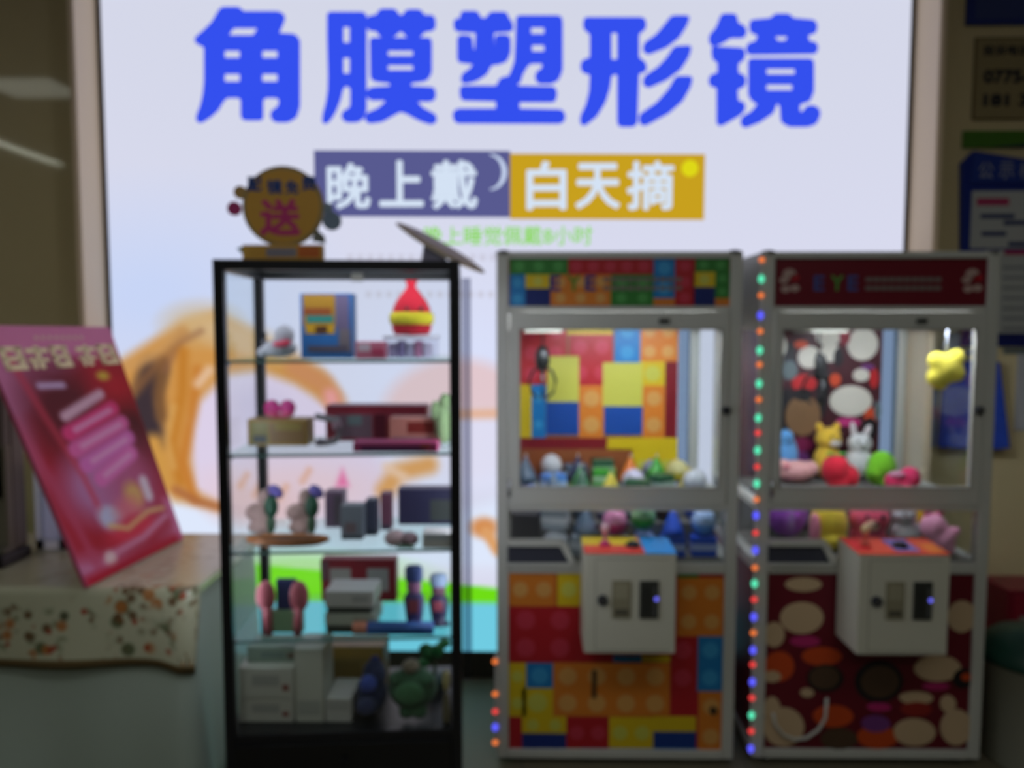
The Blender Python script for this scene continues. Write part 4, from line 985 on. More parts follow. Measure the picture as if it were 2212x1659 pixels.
b = MB(); b.lathe([(.0, 0), (w * .42, .001), (w * .42, h * .62), (w * .2, h * .78), (w * .2, h)], (0, 0, 0), M((30, 34, 48), .3)); b.build('flask', t)
b = MB(); b.lathe([(w * .24, h * .9), (w * .24, h * 1.06), (0, h * 1.07)], (0, 0, 0), BLACK); b.build('cap', t)
carton('blue picture box with orange artwork standing in the middle of the top shelf', 650, 762, 634, S1, .15, .06, (52, 112, 178),
       [('artwork', .06, .68, .50, .98, (176, 130, 40)), ('artwork', .10, .66, .38, .52, (206, 158, 40)), ('artwork', .12, .64, .55, .66, (50, 140, 130)), ('artwork', .08, .60, .66, .78, (150, 80, 40)), ('side_stripe', .70, .94, .45, .97, (112, 100, 130)), ('side_stripe', .74, .96, .10, .45, (120, 110, 116)), ('caption', .14, .9, .10, .20, (90, 84, 100)), ('emblem', .30, .52, .40, .50, (90, 56, 40))])
carton('pink and white cosmetics carton beside the clear box on the top shelf', 768, 832, 738, S1, .10, .05, (214, 120, 146), [('label', .1, .5, .45, .9, (224, 200, 214)), ('label', .55, .95, .2, .6, (200, 76, 110))])
t, w, h = item('clear_box', 'clear plastic box of purple sachets at right of the top shelf', 'box', 828, 942, 729, S1, .11)
b = MB(); b.box(-w / 2, w / 2, 0, .085, 0, h, CLEARBOX, .006); b.build('case', t)
b = MB()
for k2 in range(5): b.box(-w * .42 + k2 * w * .165, -w * .42 + k2 * w * .165 + w * .14, .012, .07, .004, h * (.72 + .12 * (k2 % 2)), M([(190, 180, 220), (170, 156, 206), (196, 190, 220), (206, 140, 176), (214, 200, 224)][k2], .4), .004)
b.build('sachets', t)
b = MB(); b.box(-w / 2 - .001, w / 2 + .001, -.001, .086, h - .004, h + .004, M((200, 196, 206), .3), .002); b.build('lid', t)
ctop = S1 + h + .004
t, w, h = item('plush_pouch', 'red drawstring plush pouch with yellow sash on the clear box', 'plush pouch', 843, 936, 606, ctop + .001, .15)
b = MB(); rm = fuzzy((206, 26, 50)); b.lathe([(0, 0), (w * .40, .002), (w * .46, h * .12), (w * .45, h * .30), (w * .44, h * .48), (w * .36, h * .62), (w * .20, h * .78), (w * .10, h * .88), (w * .12, h * .95), (w * .16, h), (0, h * .97)], (0, 0, 0), rm, 28, Matrix.Diagonal((1, .62, 1, 1))); b.build('bag', t)
b = MB(); ym = fuzzy((214, 200, 36)); b.lathe([(w * .46, h * .20), (w * .50, h * .23), (w * .51, h * .31), (w * .50, h * .39), (w * .45, h * .42)], (0, 0, 0), ym, 28, Matrix.Diagonal((1.02, .66, 1, 1))); b.build('sash', t)
b = MB()
for dx in (-.04, .16): b.ell((w * dx * 1.6, -.036, h * .48), (.006, .004, .006), BLACK)
b.build('button', t)
# shelf two
t1, w1, h1 = carton('brown and gold carton at left of the second shelf under a pink bow', 535, 664, 906, S2, .17, .08, (150, 116, 52), [('panel', .05, .35, .1, .9, (120, 110, 50)), ('panel', .38, .96, .12, .88, (128, 96, 60)), ('badge', .10, .32, .12, .40, (44, 44, 46)), ('panel', .45, .9, .6, .85, (140, 120, 60))])
t, w, h = item('gift_bow', 'pink ribbon bow lying on the brown carton', 'bow', 572, 638, 862, S2 + h1 + .001, .20)
pk = M((214, 60, 140), .4)
b = MB()
for sx in (-1, 1): b.ell((sx * w * .26, 0, h * .55), (w * .26, .016, h * .40), pk, (0, sx * .35, 0)); b.ell((sx * w * .22, -.004, h * .18), (w * .28, .014, h * .17), M((220, 90, 130), .4), (0, -sx * .2, 0))
b.build('loops', t)
b = MB(); b.ell((0, -.008, h * .45), (w * .10, .016, h * .16), pk); b.build('knot', t)
carton('large maroon carton at the back of the second shelf', 704, 922, 876, S2, .27, .08, (160, 62, 78), [('panel', .02, .98, .80, .99, (150, 40, 60)), ('picture', .10, .46, .1, .74, (126, 96, 110)), ('picture', .22, .36, .45, .72, (120, 132, 136)), ('panel', .48, .60, .1, .75, (100, 26, 46)), ('picture', .60, .72, .1, .55, (150, 60, 60))])
carton('salmon carton with dark red window at front right of the second shelf', 842, 942, 902, S2, .16, .06, (208, 136, 124), [('window', .38, .97, .46, .84, (134, 46, 40)), ('label', .05, .9, .1, .34, (150, 116, 124))], name='small_carton')
carton('magenta flat carton lying along the front of the second shelf', 762, 945, 956, S2, .055, .07, (190, 72, 124), [('panel', .10, .86, .12, .60, (96, 50, 96)), ('emblem', .80, .92, .45, .80, (180, 80, 50))], name='flat_carton')
t, w, h = item('desk_clamp', 'grey C-shaped clamp standing beside the maroon carton', 'clamp', 680, 742, 892, S2, .16)
b = MB(); gm = M((130, 122, 128), .35)
b.tube([(-w * .46, 0, h * .90), (-w * .1, 0, h * .84), (w * .28, 0, h * .78), (w * .38, 0, h * .55), (w * .34, 0, h * .3), (w * .2, 0, .018), (-w * .1, 0, .012), (-w * .46, 0, .012)], .010, gm, 10); b.build('frame', t)
b = MB(); b.ell((-w * .30, 0, .013), (w * .2, .018, .012), M((110, 100, 112), .4)); b.ell((w * .3, -.006, h * .62), (w * .16, .016, h * .16), M((140, 110, 124), .4)); b.build('pad', t)
t, w, h = item('plush_plant', 'sage green plush cactus at the right end of the second shelf', 'plush toy', 926, 978, 852, S2, .14)
b = MB(); sg = fuzzy((136, 160, 112)); b.ell((w * .12, 0, h * .40), (w * .36, .028, h * .40), sg); b.ell((-w * .22, 0, h * .66), (w * .20, .02, h * .2), sg); b.ell((w * .2, 0, h * .84), (w * .26, .022, h * .16), sg); o_ = b.build('body', t); remesh(o_, .004, 3); t.location.z += .004
b = MB(); b.ell((w * .1, 0, h * .05), (w * .34, .03, h * .05), M((176, 190, 190), .5)); b.build('base', t)
# shelf three
t, w, h = item('wooden_tray', 'oval orange brown wooden tray at front left of the third shelf', 'tray', 532, 712, 1160, S3, .095)
b = MB(); wd = fuzzy((176, 104, 44), 14, .3, .45, .05)
b.lathe([(0, 0), (w * .40, 0), (w * .48, h * .35), (w * .5, h * .9), (w * .485, h), (w * .46, h * .9), (w * .42, h * .3), (0, h * .25)], (0, 0, 0), wd, 36, Matrix.Diagonal((1, .34, 1, 1))); b.build('dish', t)
b = MB(); b.lathe([(w * .487, h * .4), (w * .50, h * .45), (w * .502, h * .6), (w * .50, h * .62)], (0, 0, 0), M((88, 58, 40), .5), 36, Matrix.Diagonal((1.004, .345, 1, 1))); b.build('band', t)
def ornament(x0, x1, label, first=None):
    if first is None:
        t, w, h = item('garden_ornament', label, 'ornament', x0, x1, 1047, S3, .19)
        b = MB(); tan = fuzzy((190, 156, 150)); b.ell((-w * .24, 0, h * .42), (w * .27, .026, h * .18), tan); b.ell((-w * .06, 0, h * .72), (w * .15, .02, h * .17), fuzzy((206, 194, 188))); b.ell((-w * .08, 0, h * .22), (w * .22, .024, h * .22), fuzzy((172, 164, 154))); b.ell((-w * .16, 0, .02), (w * .3, .03, .02), tan); o_ = b.build('body', t); remesh(o_, .005, 3); t.location.z += .005
        b = MB(); b.ell((w * .12, -.018, h * .56), (w * .16, .016, h * .22), M((40, 88, 66), .4)); b.ell((w * .10, -.014, h * .22), (w * .10, .014, h * .20), M((70, 104, 80), .4)); b.build('leaf', t)
        b = MB(); b.ell((w * .20, -.006, h * .84), (w * .19, .014, h * .11), M((120, 104, 190), .4), (0, .7, 0)); b.build('petal', t)
        return t
    t = copy_tree(first); tag(t, label, 'ornament', 'bird shaped ornaments on the third shelf'); t.location.x = X((x0 + x1) / 2, YC + .19, S3)
    return t
g1 = ornament(532, 628, 'bird shaped ornament with green leaf and purple petal nearest the cabinet left post'); g1['group'] = 'bird shaped ornaments on the third shelf'
ornament(620, 714, 'bird shaped ornament with green leaf beside the mauve carton', g1)
carton('grey square carton in the middle of the third shelf', 736, 784, 1092, S3, 1167, .05, (134, 140, 152), [('label', .2, .7, .2, .5, (130, 110, 116)), ('foot_band', .05, .95, .02, .14, (80, 88, 98))])
carton('mauve carton behind and left of the grey square carton', 702, 742, 1062, S3, .28, .06, (150, 120, 150), [('panel', .5, .95, .1, .9, (128, 112, 126))], name='mauve_carton')
carton('slim dark blue carton between grey and maroon cartons', 790, 814, 1080, S3, 1158, .05, (76, 78, 100), [('foot_band', .05, .95, .02, .16, (56, 64, 80))], name='slim_carton')
carton('slim maroon carton left of the large navy box', 822, 845, 1066, S3, 1146, .05, (150, 92, 116), [('foot_band', .05, .95, .02, .16, (100, 84, 104))], name='slim_carton')
carton('large navy box with grey label at right of the third shelf', 860, 976, 1056, S3, .32, .06, (76, 72, 112), [('label', .60, .99, .12, .70, (104, 106, 104))])
carton('white carton low at the right end of the third shelf', 912, 974, 1152, S3, 1186, .07, (222, 218, 216), [('label', .1, .9, .55, .9, (190, 196, 204))], name='white_carton')
t, w, h = item('plush_ball', 'dusty pink plush ball drooping over the third shelf edge', 'plush toy', 832, 905, 1146, S3, .075)
b = MB(); b.ell((-w * .2, 0, h * .52), (w * .32, .036, h * .5), fuzzy((200, 168, 172))); b.ell((w * .2, 0, h * .45), (w * .3, .034, h * .44), fuzzy((140, 112, 120))); b.build('body', t)
b = MB(); b.box(-w * .1, w * .42, -.038, -.030, h * .08, h * .26, M((80, 140, 106), .5), .003); b.build('scarf', t)
# shelf four
t, w, h = item('hairbrush_set', 'two pink paddle brushes standing against a navy pouch', 'brush set', 556, 668, 1252, S4, 1384)
b = MB(); b.box(-w * .16, w * .24, .012, .03, h * .42, h * .98, M((60, 70, 120), .5), .006); b.box(-w * .34, w * .36, .010, .034, .001, h * .42, M((148, 190, 150), .4), .006); b.build('pouch', t)
for sx in (-1, 1):
    b = MB(); pk2 = M((204, 110, 124), .4); b.ell((sx * w * .32, 0, h * .70), (w * .19, .014, h * .28), pk2); b.cyl((sx * w * .28, 0, .001), (sx * w * .30, 0, h * .52), .012, pk2, .012); b.build('brush', t)
carton('red and white printed box at the back centre of the fourth shelf', 694, 856, 1208, S4, .33, .05, (150, 38, 52), [('disc_print', .12, .40, .25, .78, (176, 168, 162)), ('disc_print', .62, .90, .25, .78, (176, 172, 170)), ('disc_print', .3, .74, .02, .30, (196, 190, 196)), ('panel', .0, .10, .5, .95, (120, 80, 90))], name='printed_box')
sz = S4
for k2, (xa, xb, top, col, lab, d_) in enumerate([(704, 806, 1352, (70, 74, 68), 'dark slim box at the bottom of the white stack on the fourth shelf', .10), (702, 812, 1326, (190, 196, 182), 'pale green box in the middle of the fourth shelf stack', .11), (706, 802, 1313, (64, 68, 64), 'black tablet box second from the top of the stack', .10), (702, 808, 1278, (206, 204, 200), 'white box topping the stack on the fourth shelf', .11)]):
    t, w, h = carton(lab, xa, xb, top, sz, .065, d_, col, [('label', .55, .9, .3, .75, tuple(int(c * .85) for c in col))], name='stacked_box', bev=.0012); sz = sz + h + .0008
t, w, h = item('pencil_case', 'blue roll pencil case with orange end at front of the fourth shelf', 'pencil case', 764, 936, 1342, S4, .06)
b = MB(); r = h / 2 - .001; b.cyl((-w * .32, 0, r), (w * .5, 0, r), r, M((36, 88, 160), .5), None, 24); b.build('roll', t)
b = MB(); b.cyl((-w * .5, 0, r), (-w * .32, 0, r), r * .98, M((200, 124, 96), .5), None, 24); b.build('end_cap', t)
def figure(x0, x1, ytop, yo, label, body, trim, skin):
    t, w, h = item('toy_soldier', label, 'figurine', x0, x1, ytop, S4, yo, 'toy soldier figurines on the fourth shelf')
    b = MB(); b.lathe([(w * .45, 0), (w * .45, h * .04), (w * .28, h * .06), (w * .36, h * .3), (w * .42, h * .5), (w * .3, h * .58), (w * .2, h * .6)], (0, 0, 0), M(body, .4), 20, Matrix.Diagonal((1, .6, 1, 1))); b.build('body', t)
    b = MB(); b.lathe([(w * .24, h * .58), (w * .30, h * .66), (w * .28, h * .76), (w * .2, h * .8)], (0, 0, 0), M(skin, .5), 20, Matrix.Diagonal((1, .6, 1, 1))); b.build('head', t)
    b = MB(); b.lathe([(w * .32, h * .76), (w * .36, h * .8), (w * .36, h * .95), (w * .28, h), (0, h)], (0, 0, 0), M(trim, .4), 20, Matrix.Diagonal((1, .6, 1, 1))); b.build('hat', t)
    b = MB(); b.box(-w * .2, w * .2, -w * .27, -w * .22, h * .3, h * .5, M((150, 70, 84), .5), .002); b.build('tunic_front', t)
figure(868, 922, 1222, 1362, 'purple toy soldier figurine with blue hat on the fourth shelf', (66, 60, 110), (70, 90, 150), (176, 120, 160))
figure(922, 974, 1240, 1350, 'navy toy soldier figurine with pale blue hat beside the cabinet right post', (44, 40, 76), (150, 170, 200), (120, 80, 96))
# cabinet floor
FZ = FLOORZ
sz = FZ
for k2, (xa, xb, top, lab) in enumerate([(516, 634, 1508, 'lower white carton at front left of the cabinet floor'), (516, 634, 1442, 'upper white carton with red dot at front left of the floor')]):
    t, w, h = carton(lab, xa, xb, top, sz, 1561, .10, (206, 204, 192), [('label', .25, .75, .4, .75, (176, 174, 166)), ('dot', .80, .92, .25, .45, (150, 90, 80))], name='white_carton'); sz += h + .0008
carton('grey green carton on top of the white cartons at the left', 534, 652, 1398, sz, .08, .10, (150, 164, 150), [('label', .25, .7, .3, .7, (130, 144, 136)), ('dot', .74, .86, .3, .6, (120, 90, 80))], name='green_carton')
carton('tall white carton in the centre of the cabinet floor', 638, 700, 1402, FZ, 1561, .12, (206, 206, 192), [('label', .1, .9, .1, .3, (180, 180, 170))], name='tall_carton')
t_, w_, h_ = carton('low white carton in front of the ochre box on the floor', 703, 760, 1508, FZ, 1561, .13, (200, 198, 190), [('label', .1, .9, .5, .9, (180, 178, 172))], name='low_carton')
carton('ochre yellow box at the back centre of the cabinet floor', 702, 830, 1398, FZ, .24, .10, (140, 112, 56), [('panel', .02, .98, .78, .98, (170, 130, 60)), ('panel', .05, .6, .1, .7, (124, 100, 50))], name='ochre_box')
t, w, h = item('backpack', 'small dark blue rucksack leaning beside the green plush turtle', 'backpack', 764, 838, 1432, FZ, .085)
b = MB(); nv = fuzzy((40, 48, 84)); b.ell((0, .02, h * .36), (w * .46, .05, h * .36), nv); b.ell((w * .08, .02, h * .68), (w * .36, .042, h * .30), nv); o_ = b.build('bag', t); remesh(o_, .006, 3); t.location.z += .006
b = MB(); b.ell((0, -.03, h * .66), (w * .26, .018, h * .16), fuzzy((66, 84, 170)), (0, .3, 0)); b.ell((-w * .05, -.036, h * .28), (w * .3, .02, h * .16), fuzzy((54, 60, 96))); b.build('pocket', t)
b = MB(); b.tube([(w * .0, .02, h * .93), (w * .04, .02, h * 1.0), (w * .16, .02, h * 1.02), (w * .22, .02, h * .92)], .006, M((50, 60, 140), .5)); b.build('handle', t)
t, w, h = item('plush_turtle', 'round dark green plush turtle at the right of the cabinet floor', 'plush toy', 838, 946, 1428, FZ, .090)
b = MB(); dg_ = fuzzy((54, 92, 62)); b.ell((0, 0, h * .50), (w * .50, .055, h * .36), dg_); b.ell((-w * .30, -.02, h * .72), (w * .16, .03, h * .10), dg_); b.ell((w * .32, -.02, h * .70), (w * .16, .03, h * .10), dg_); b.ell((-w * .1, -.02, h * .14), (w * .16, .03, h * .12), dg_); b.ell((w * .16, -.02, h * .14), (w * .16, .03, h * .12), dg_); o_ = b.build('body', t); remesh(o_, .006, 4); t.location.z += .006
b = MB(); b.ell((-w * .02, -.01, h * .90), (w * .18, .03, h * .11), fuzzy((130, 116, 96))); b.build('head', t)
b = MB(); b.ell((-w * .02, -.052, h * .52), (w * .30, .012, h * .20), fuzzy((72, 120, 80))); b.build('belly', t)
t, w, h = item('leafy_bunch', 'bunch of green artificial leaves behind the turtle by right post', 'artificial plant', 905, 974, 1384, FZ, .28)
b = MB(); lf = M((46, 124, 66), .5)
for k2 in range(12): b.ell((rnd.uniform(-w * .35, w * .35), rnd.uniform(-.03, .03), h * rnd.uniform(.55, .95)), (w * .2, .012, h * .09), lf, (rnd.uniform(-.5, .5), rnd.uniform(-1, 1), 0), 12, 8)
b.build('leaves', t)
b = MB(); b.cyl((0, 0, .0), (0, 0, h * .7), .006, M((60, 80, 50), .6)); b.lathe([(0, 0), (.03, 0), (.036, h * .3), (0, h * .3)], (0, 0, 0), M((70, 90, 90), .5)); b.build('pot', t)
t, w, h = item('doll', 'tiny cream doll against the right post of the cabinet floor', 'figurine', 952, 978, 1448, FZ, .06)
b = MB(); b.lathe([(w * .34, 0), (w * .4, h * .1), (w * .26, h * .5), (w * .14, h * .6)], (0, 0, 0), M((120, 110, 84), .6), 16); b.build('body', t)
b = MB(); b.ell((0, 0, h * .8), (w * .34, w * .3, h * .2), M((196, 180, 120), .6)); b.build('head', t)

# hook on the cabinet top rail is hidden behind the pouch; things standing on the cabinet
zt_ = zTop + .001
t = thing('gift_sign', 'round mustard cut-out sign with a magenta character standing on the cabinet', 'sign', (P(610, 560, YC + .08).x, YC + .08, zt_))
o = Vector(t.location); ys = YC + .08
def sd(px, py): q = P(px, py, ys); return q.x, q.z
k_ = (P(700, 450, ys).x - P(600, 450, ys).x) / 100
bo = MB(); x, z = sd(611, 446); bo.disc(x, z, 88 * k_, 86 * k_, ys, ys + .012, M((176, 150, 96), .5), 40); bo.disc(x, z, 80 * k_, 78 * k_, ys - .002, ys + .004, M((222, 168, 66), .5), 40)
bo.build('disc_board', t, o)
lt = MB()
for s, bx in zip('配镜免费', [(535, 382, 566, 414), (577, 388, 610, 420), (617, 390, 646, 420), (652, 380, 684, 412)]):
    a = PR(*bx, ys); put_text(lt, s, a[0], a[1], a[2], a[3], ys - .0035, M((44, 76, 150), .5), .035)
lt.build('blue_lettering', t, o)
lt = MB(); a = PR(561, 430, 650, 510, ys); put_text(lt, '送', a[0], a[1], a[2], a[3], ys - .0035, M((214, 56, 130), .5), .035); lt.build('magenta_lettering', t, o)
for px, py, rr, c, nm in ((505, 450, 15, (200, 60, 130), 'ball'), (518, 415, 14, (200, 160, 90), 'ball'), (716, 477, 20, (130, 152, 176), 'balloon'), (706, 450, 12, (140, 160, 180), 'balloon')):
    b = MB(); x, z = sd(px, py); b.disc(x, z, rr * k_, rr * k_, ys + .001, ys + .010, M(c, .5), 24); b.build(nm, t, o)
b = MB(); b.prism([sd(683, 494), sd(700, 510), sd(702, 526), sd(672, 520)], ys + .002, ys + .010, M((130, 132, 124), .5)); b.prism([sd(510, 536), sd(540, 528), sd(540, 548), sd(520, 546)], ys + .003, ys + .009, M((120, 160, 150), .5)); b.build('tail', t, o)
b = MB()
a = PR(522, 528, 698, 561, ys - .004); zb_ = zt_
b.box(a[0], a[1], ys - .004, ys + .016, zb_, a[3], M((222, 170, 70), .5), .004)
a2 = PR(575, 536, 640, 554, ys - .006); b.box(a2[0], a2[1], ys - .0055, ys - .003, a2[2], a2[3], M((150, 146, 160), .5))
a3 = PR(644, 532, 690, 556, ys - .006); b.box(a3[0], a3[1], ys - .0055, ys - .003, a3[2], a3[3], M((222, 116, 50), .5)); b.build('base_banner', t, o)
# tilted beige disc on a little stand
Yd = YC + .20
c0, c1 = P(856, 488, Yd), P(1046, 596, Yd); mid = (c0 + c1) / 2; L_ = (c1 - c0).length
t = thing('tilted_tray', 'thin beige round tray tilted on a small grey stand on the cabinet', 'tray', (P(935, 560, Yd).x, Yd, zt_)); o = Vector(t.location)
ang = math.atan2(c1.z - c0.z, c1.x - c0.x)
mx = Matrix.Translation(mid + Vector((0, 0, .008))) @ Matrix.Rotation(-ang, 4, 'Y') @ Matrix.Rotation(math.radians(15), 4, 'X')
b = MB(); b.lathe([(0, -.006), (L_ * .40, -.006), (L_ * .5, 0), (L_ * .5, .003), (L_ * .42, .008), (0, .008)], (0, 0, 0), M((196, 176, 152), .5), 36, mx @ Matrix.Diagonal((1, .42, 1, 1))); b.build('disc', t, o)
b = MB(); q = P(938, 545, Yd); b.prism([(P(912, 560, Yd).x, zt_), (P(966, 560, Yd).x, zt_), (P(962, 553, Yd).x, P(0, 553, Yd).z), (P(918, 524, Yd).x, P(918, 529, Yd).z)], Yd - .03, Yd + .03, M((112, 104, 120), .5)); b.build('stand', t, o)

# ------------------------------------------------------------------ table with cloths, far left
def cloth_mat(c, floral=False):
    m = bpy.data.materials.new('floral_cloth' if floral else 'plain_cloth'); m.use_nodes = True
    nt = m.node_tree; b = nt.nodes['Principled BSDF']; b.inputs['Roughness'].default_value = .26 if floral else .85
    if not floral:
        b.inputs['Base Color'].default_value = rgb(c); return m
    tc = nt.nodes.new('ShaderNodeTexCoord')
    prev = None
    base = nt.nodes.new('ShaderNodeRGB'); base.outputs[0].default_value = rgb(c); prev = base.outputs[0]
    dens = nt.nodes.new('ShaderNodeTexNoise'); dens.inputs['Scale'].default_value = 7.0
    nt.links.new(tc.outputs['UV'], dens.inputs['Vector'])
    dr_ = nt.nodes.new('ShaderNodeMapRange'); dr_.inputs[1].default_value = .45; dr_.inputs[2].default_value = .55
    nt.links.new(dens.outputs['Fac'], dr_.inputs[0])
    for sc, rad, col, use in ((17, .30, (84, 94, 60), True), (23, .28, (104, 76, 46), True), (15, .24, (176, 112, 56), True), (9, .11, (74, 78, 54), False), (20, .18, (160, 70, 46), True)):
        v = nt.nodes.new('ShaderNodeTexVoronoi'); v.inputs['Scale'].default_value = sc
        mp = nt.nodes.new('ShaderNodeMapping'); mp.inputs['Location'].default_value = (sc * .37, sc * .11, 0)
        nt.links.new(tc.outputs['UV'], mp.inputs['Vector']); nt.links.new(mp.outputs[0], v.inputs['Vector'])
        r = nt.nodes.new('ShaderNodeMapRange'); r.inputs[1].default_value = rad; r.inputs[2].default_value = rad * 1.5; r.inputs[3].default_value = .9; r.inputs[4].default_value = 0
        nt.links.new(v.outputs['Distance'], r.inputs[0])
        fac = r.outputs[0]
        if use:
            ml = nt.nodes.new('ShaderNodeMath'); ml.operation = 'MULTIPLY'; nt.links.new(fac, ml.inputs[0]); nt.links.new(dr_.outputs[0], ml.inputs[1]); fac = ml.outputs[0]
        x = nt.nodes.new('ShaderNodeMixRGB'); nt.links.new(fac, x.inputs[0]); nt.links.new(prev, x.inputs[1]); x.inputs[2].default_value = rgb(col); prev = x.outputs[0]
    sx = nt.nodes.new('ShaderNodeSeparateXYZ'); nt.links.new(tc.outputs['UV'], sx.inputs[0])
    st_ = nt.nodes.new('ShaderNodeMapRange'); st_.inputs[1].default_value = TYF - .01; st_.inputs[2].default_value = TYF + .03; st_.inputs[3].default_value = 1; st_.inputs[4].default_value = .25
    nt.links.new(sx.outputs[1], st_.inputs[0])
    x = nt.nodes.new('ShaderNodeMixRGB'); nt.links.new(st_.outputs[0], x.inputs[0]); x.inputs[1].default_value = rgb(c); nt.links.new(prev, x.inputs[2])
    nt.links.new(x.outputs[0], b.inputs['Base Color'])
    return m
TZ = .75
tf = PZ(405, 1266, TZ); TYF, TX1 = tf.y, tf.x
TX0, TYB = -2.6, 2.92
tb = thing('table', 'cloth covered table beside the display cabinet', 'table', ((TX0 + TX1) / 2, (TYF + TYB) / 2, 0)); o = Vector(tb.location)
MB().box(TX0 + .02, TX1 - .02, TYF + .02, TYB - .02, TZ - .034, TZ - .006, M((150, 120, 90), .5), .003).build('tabletop', tb, o)
for xa in (TX0 + .06, TX1 - .09):
    for ya in (TYF + .06, TYB - .09): MB().box(xa, xa + .03, ya, ya + .03, 0, TZ - .035, M((60, 60, 62), .4), .003).build('leg', tb, o)
def drape(name, label, x0, x1, y0, y1, z, drop, mat, off, folds, flare, sides='all', hem=None, phase=0., corner=0.0):
    "cloth lying on the table with hanging skirts"
    pts = []
    path = []
    N = 60
    def seg(a, b, n): return [(a[0] + (b[0] - a[0]) * k / n, a[1] + (b[1] - a[1]) * k / n) for k in range(n)]
    ring = seg((x0, y0), (x1, y0), N) + seg((x1, y0), (x1, y1), N // 2) + seg((x1, y1), (x0, y1), N) + seg((x0, y1), (x0, y0), N // 2)
    n = len(ring); cx, cy = (x0 + x1) / 2, (y0 + y1) / 2
    mb = MB(); i = mb.mi(mat); rows = 10
    hi = mb.mi(hem) if hem else i
    uv = []
    for j in range(rows + 1):
        t = j / rows
        for k, (px, py) in enumerate(ring):
            # outward direction
            dx = (1 if abs(px - x1) < 1e-6 else -1 if abs(px - x0) < 1e-6 else 0); dy = (-1 if abs(py - y0) < 1e-6 else 1 if abs(py - y1) < 1e-6 else 0)
            L = math.hypot(dx, dy) or 1
            s = k * .37 + phase
            w_ = (math.sin(s * folds) * .5 + math.sin(s * folds * 2.3 + 1) * .25) * flare * t
            rr = off + .004 * math.sin(min(1, t * 4) * math.pi / 2) + (flare * .55 + w_) * t * (1 if sides == 'all' or dy < 0 else .1)
            dk = 1.0 if sides == 'all' or dy < 0 else .12
            zz = z - drop * dk * t * (1 + corner * math.exp(-((px - x1) ** 2 + (py - y0) ** 2) / .004)) if t > 0 else z
            mb.v.append(Vector((px + dx / L * rr, py + dy / L * rr, zz)))
            uv.append((px + (dx * drop * t), py + (dy * drop * t)))
    for j in range(rows):
        for k in range(n):
            k2 = (k + 1) % n
            mb.f.append([j * n + k, (j + 1) * n + k, (j + 1) * n + k2, j * n + k2]); mb.m.append(hi if hem and j == rows - 1 else i); mb.sm.append(True)
    mb.f.append(list(range(n))); mb.m.append(i); mb.sm.append(False)
    ob = mb.build(name, None, loc=((x0 + x1) / 2, (y0 + y1) / 2, z))
    ul = ob.data.uv_layers.new(name='UVMap')
    for lp in ob.data.loops: ul.data[lp.index].uv = uv[lp.vertex_index]
    tag(ob, label, 'tablecloth')
    so = ob.modifiers.new('cloth_thickness', 'SOLIDIFY'); so.thickness = .002; so.offset = 1
    return ob
drape('tablecloth', 'long pale green cloth reaching the floor under the floral cloth', TX0, TX1, TYF, TYB, TZ, TZ - .012, cloth_mat((176, 190, 176)), .002, .62, .042)
drape('tablecloth', 'short floral overlay cloth with brown hem on the left table', TX0 - .004, TX1 + .004, TYF - .004, TYB + .004, TZ + .0035, .245, cloth_mat((190, 190, 160), True), .024, .5, .022, 'front', hem=M((120, 100, 62), .8), corner=.12)
TS = TZ + .0065
# pink display board leaning left
A, B = PZ(188, 1272, TS), PZ(396, 1166, TS)
D_ = P(236, 709, B.y); Cc = A + (D_ - B); n_ = (B - A).cross(D_ - B); dr_ = P(-54, 706, 2.4) - Vector((0, 0, CAMH)); Cc = Vector((0, 0, CAMH)) + dr_ * ((A - Vector((0, 0, CAMH))).dot(n_) / dr_.dot(n_))
v1 = (B - A); v2 = (D_ - B)
nrm = v2.cross(v1).normalized()
if nrm.y > 0: nrm = -nrm
pb = thing('display_board', 'tall pink and red display board leaning left on the cloth covered table', 'display board', tuple((A + B) / 2)); o = Vector(pb.location)
th = .012
bdm = MB()
q = [A, B, D_, Cc]; back = [p - nrm * th for p in q]
lift = max(0, TS - min(p.z for p in back + q)) + .0005
q = [p + Vector((0, 0, lift)) for p in q]; back = [p + Vector((0, 0, lift)) for p in back]
bdm.v += q + back; i = bdm.mi(M((196, 90, 120), .4))
for fc in ([0, 1, 2, 3], [7, 6, 5, 4], [1, 0, 4, 5], [2, 1, 5, 6], [3, 2, 6, 7], [0, 3, 7, 4]): bdm.f.append(fc); bdm.m.append(i); bdm.sm.append(False)
bdo = bdm.build('panel', pb, o)
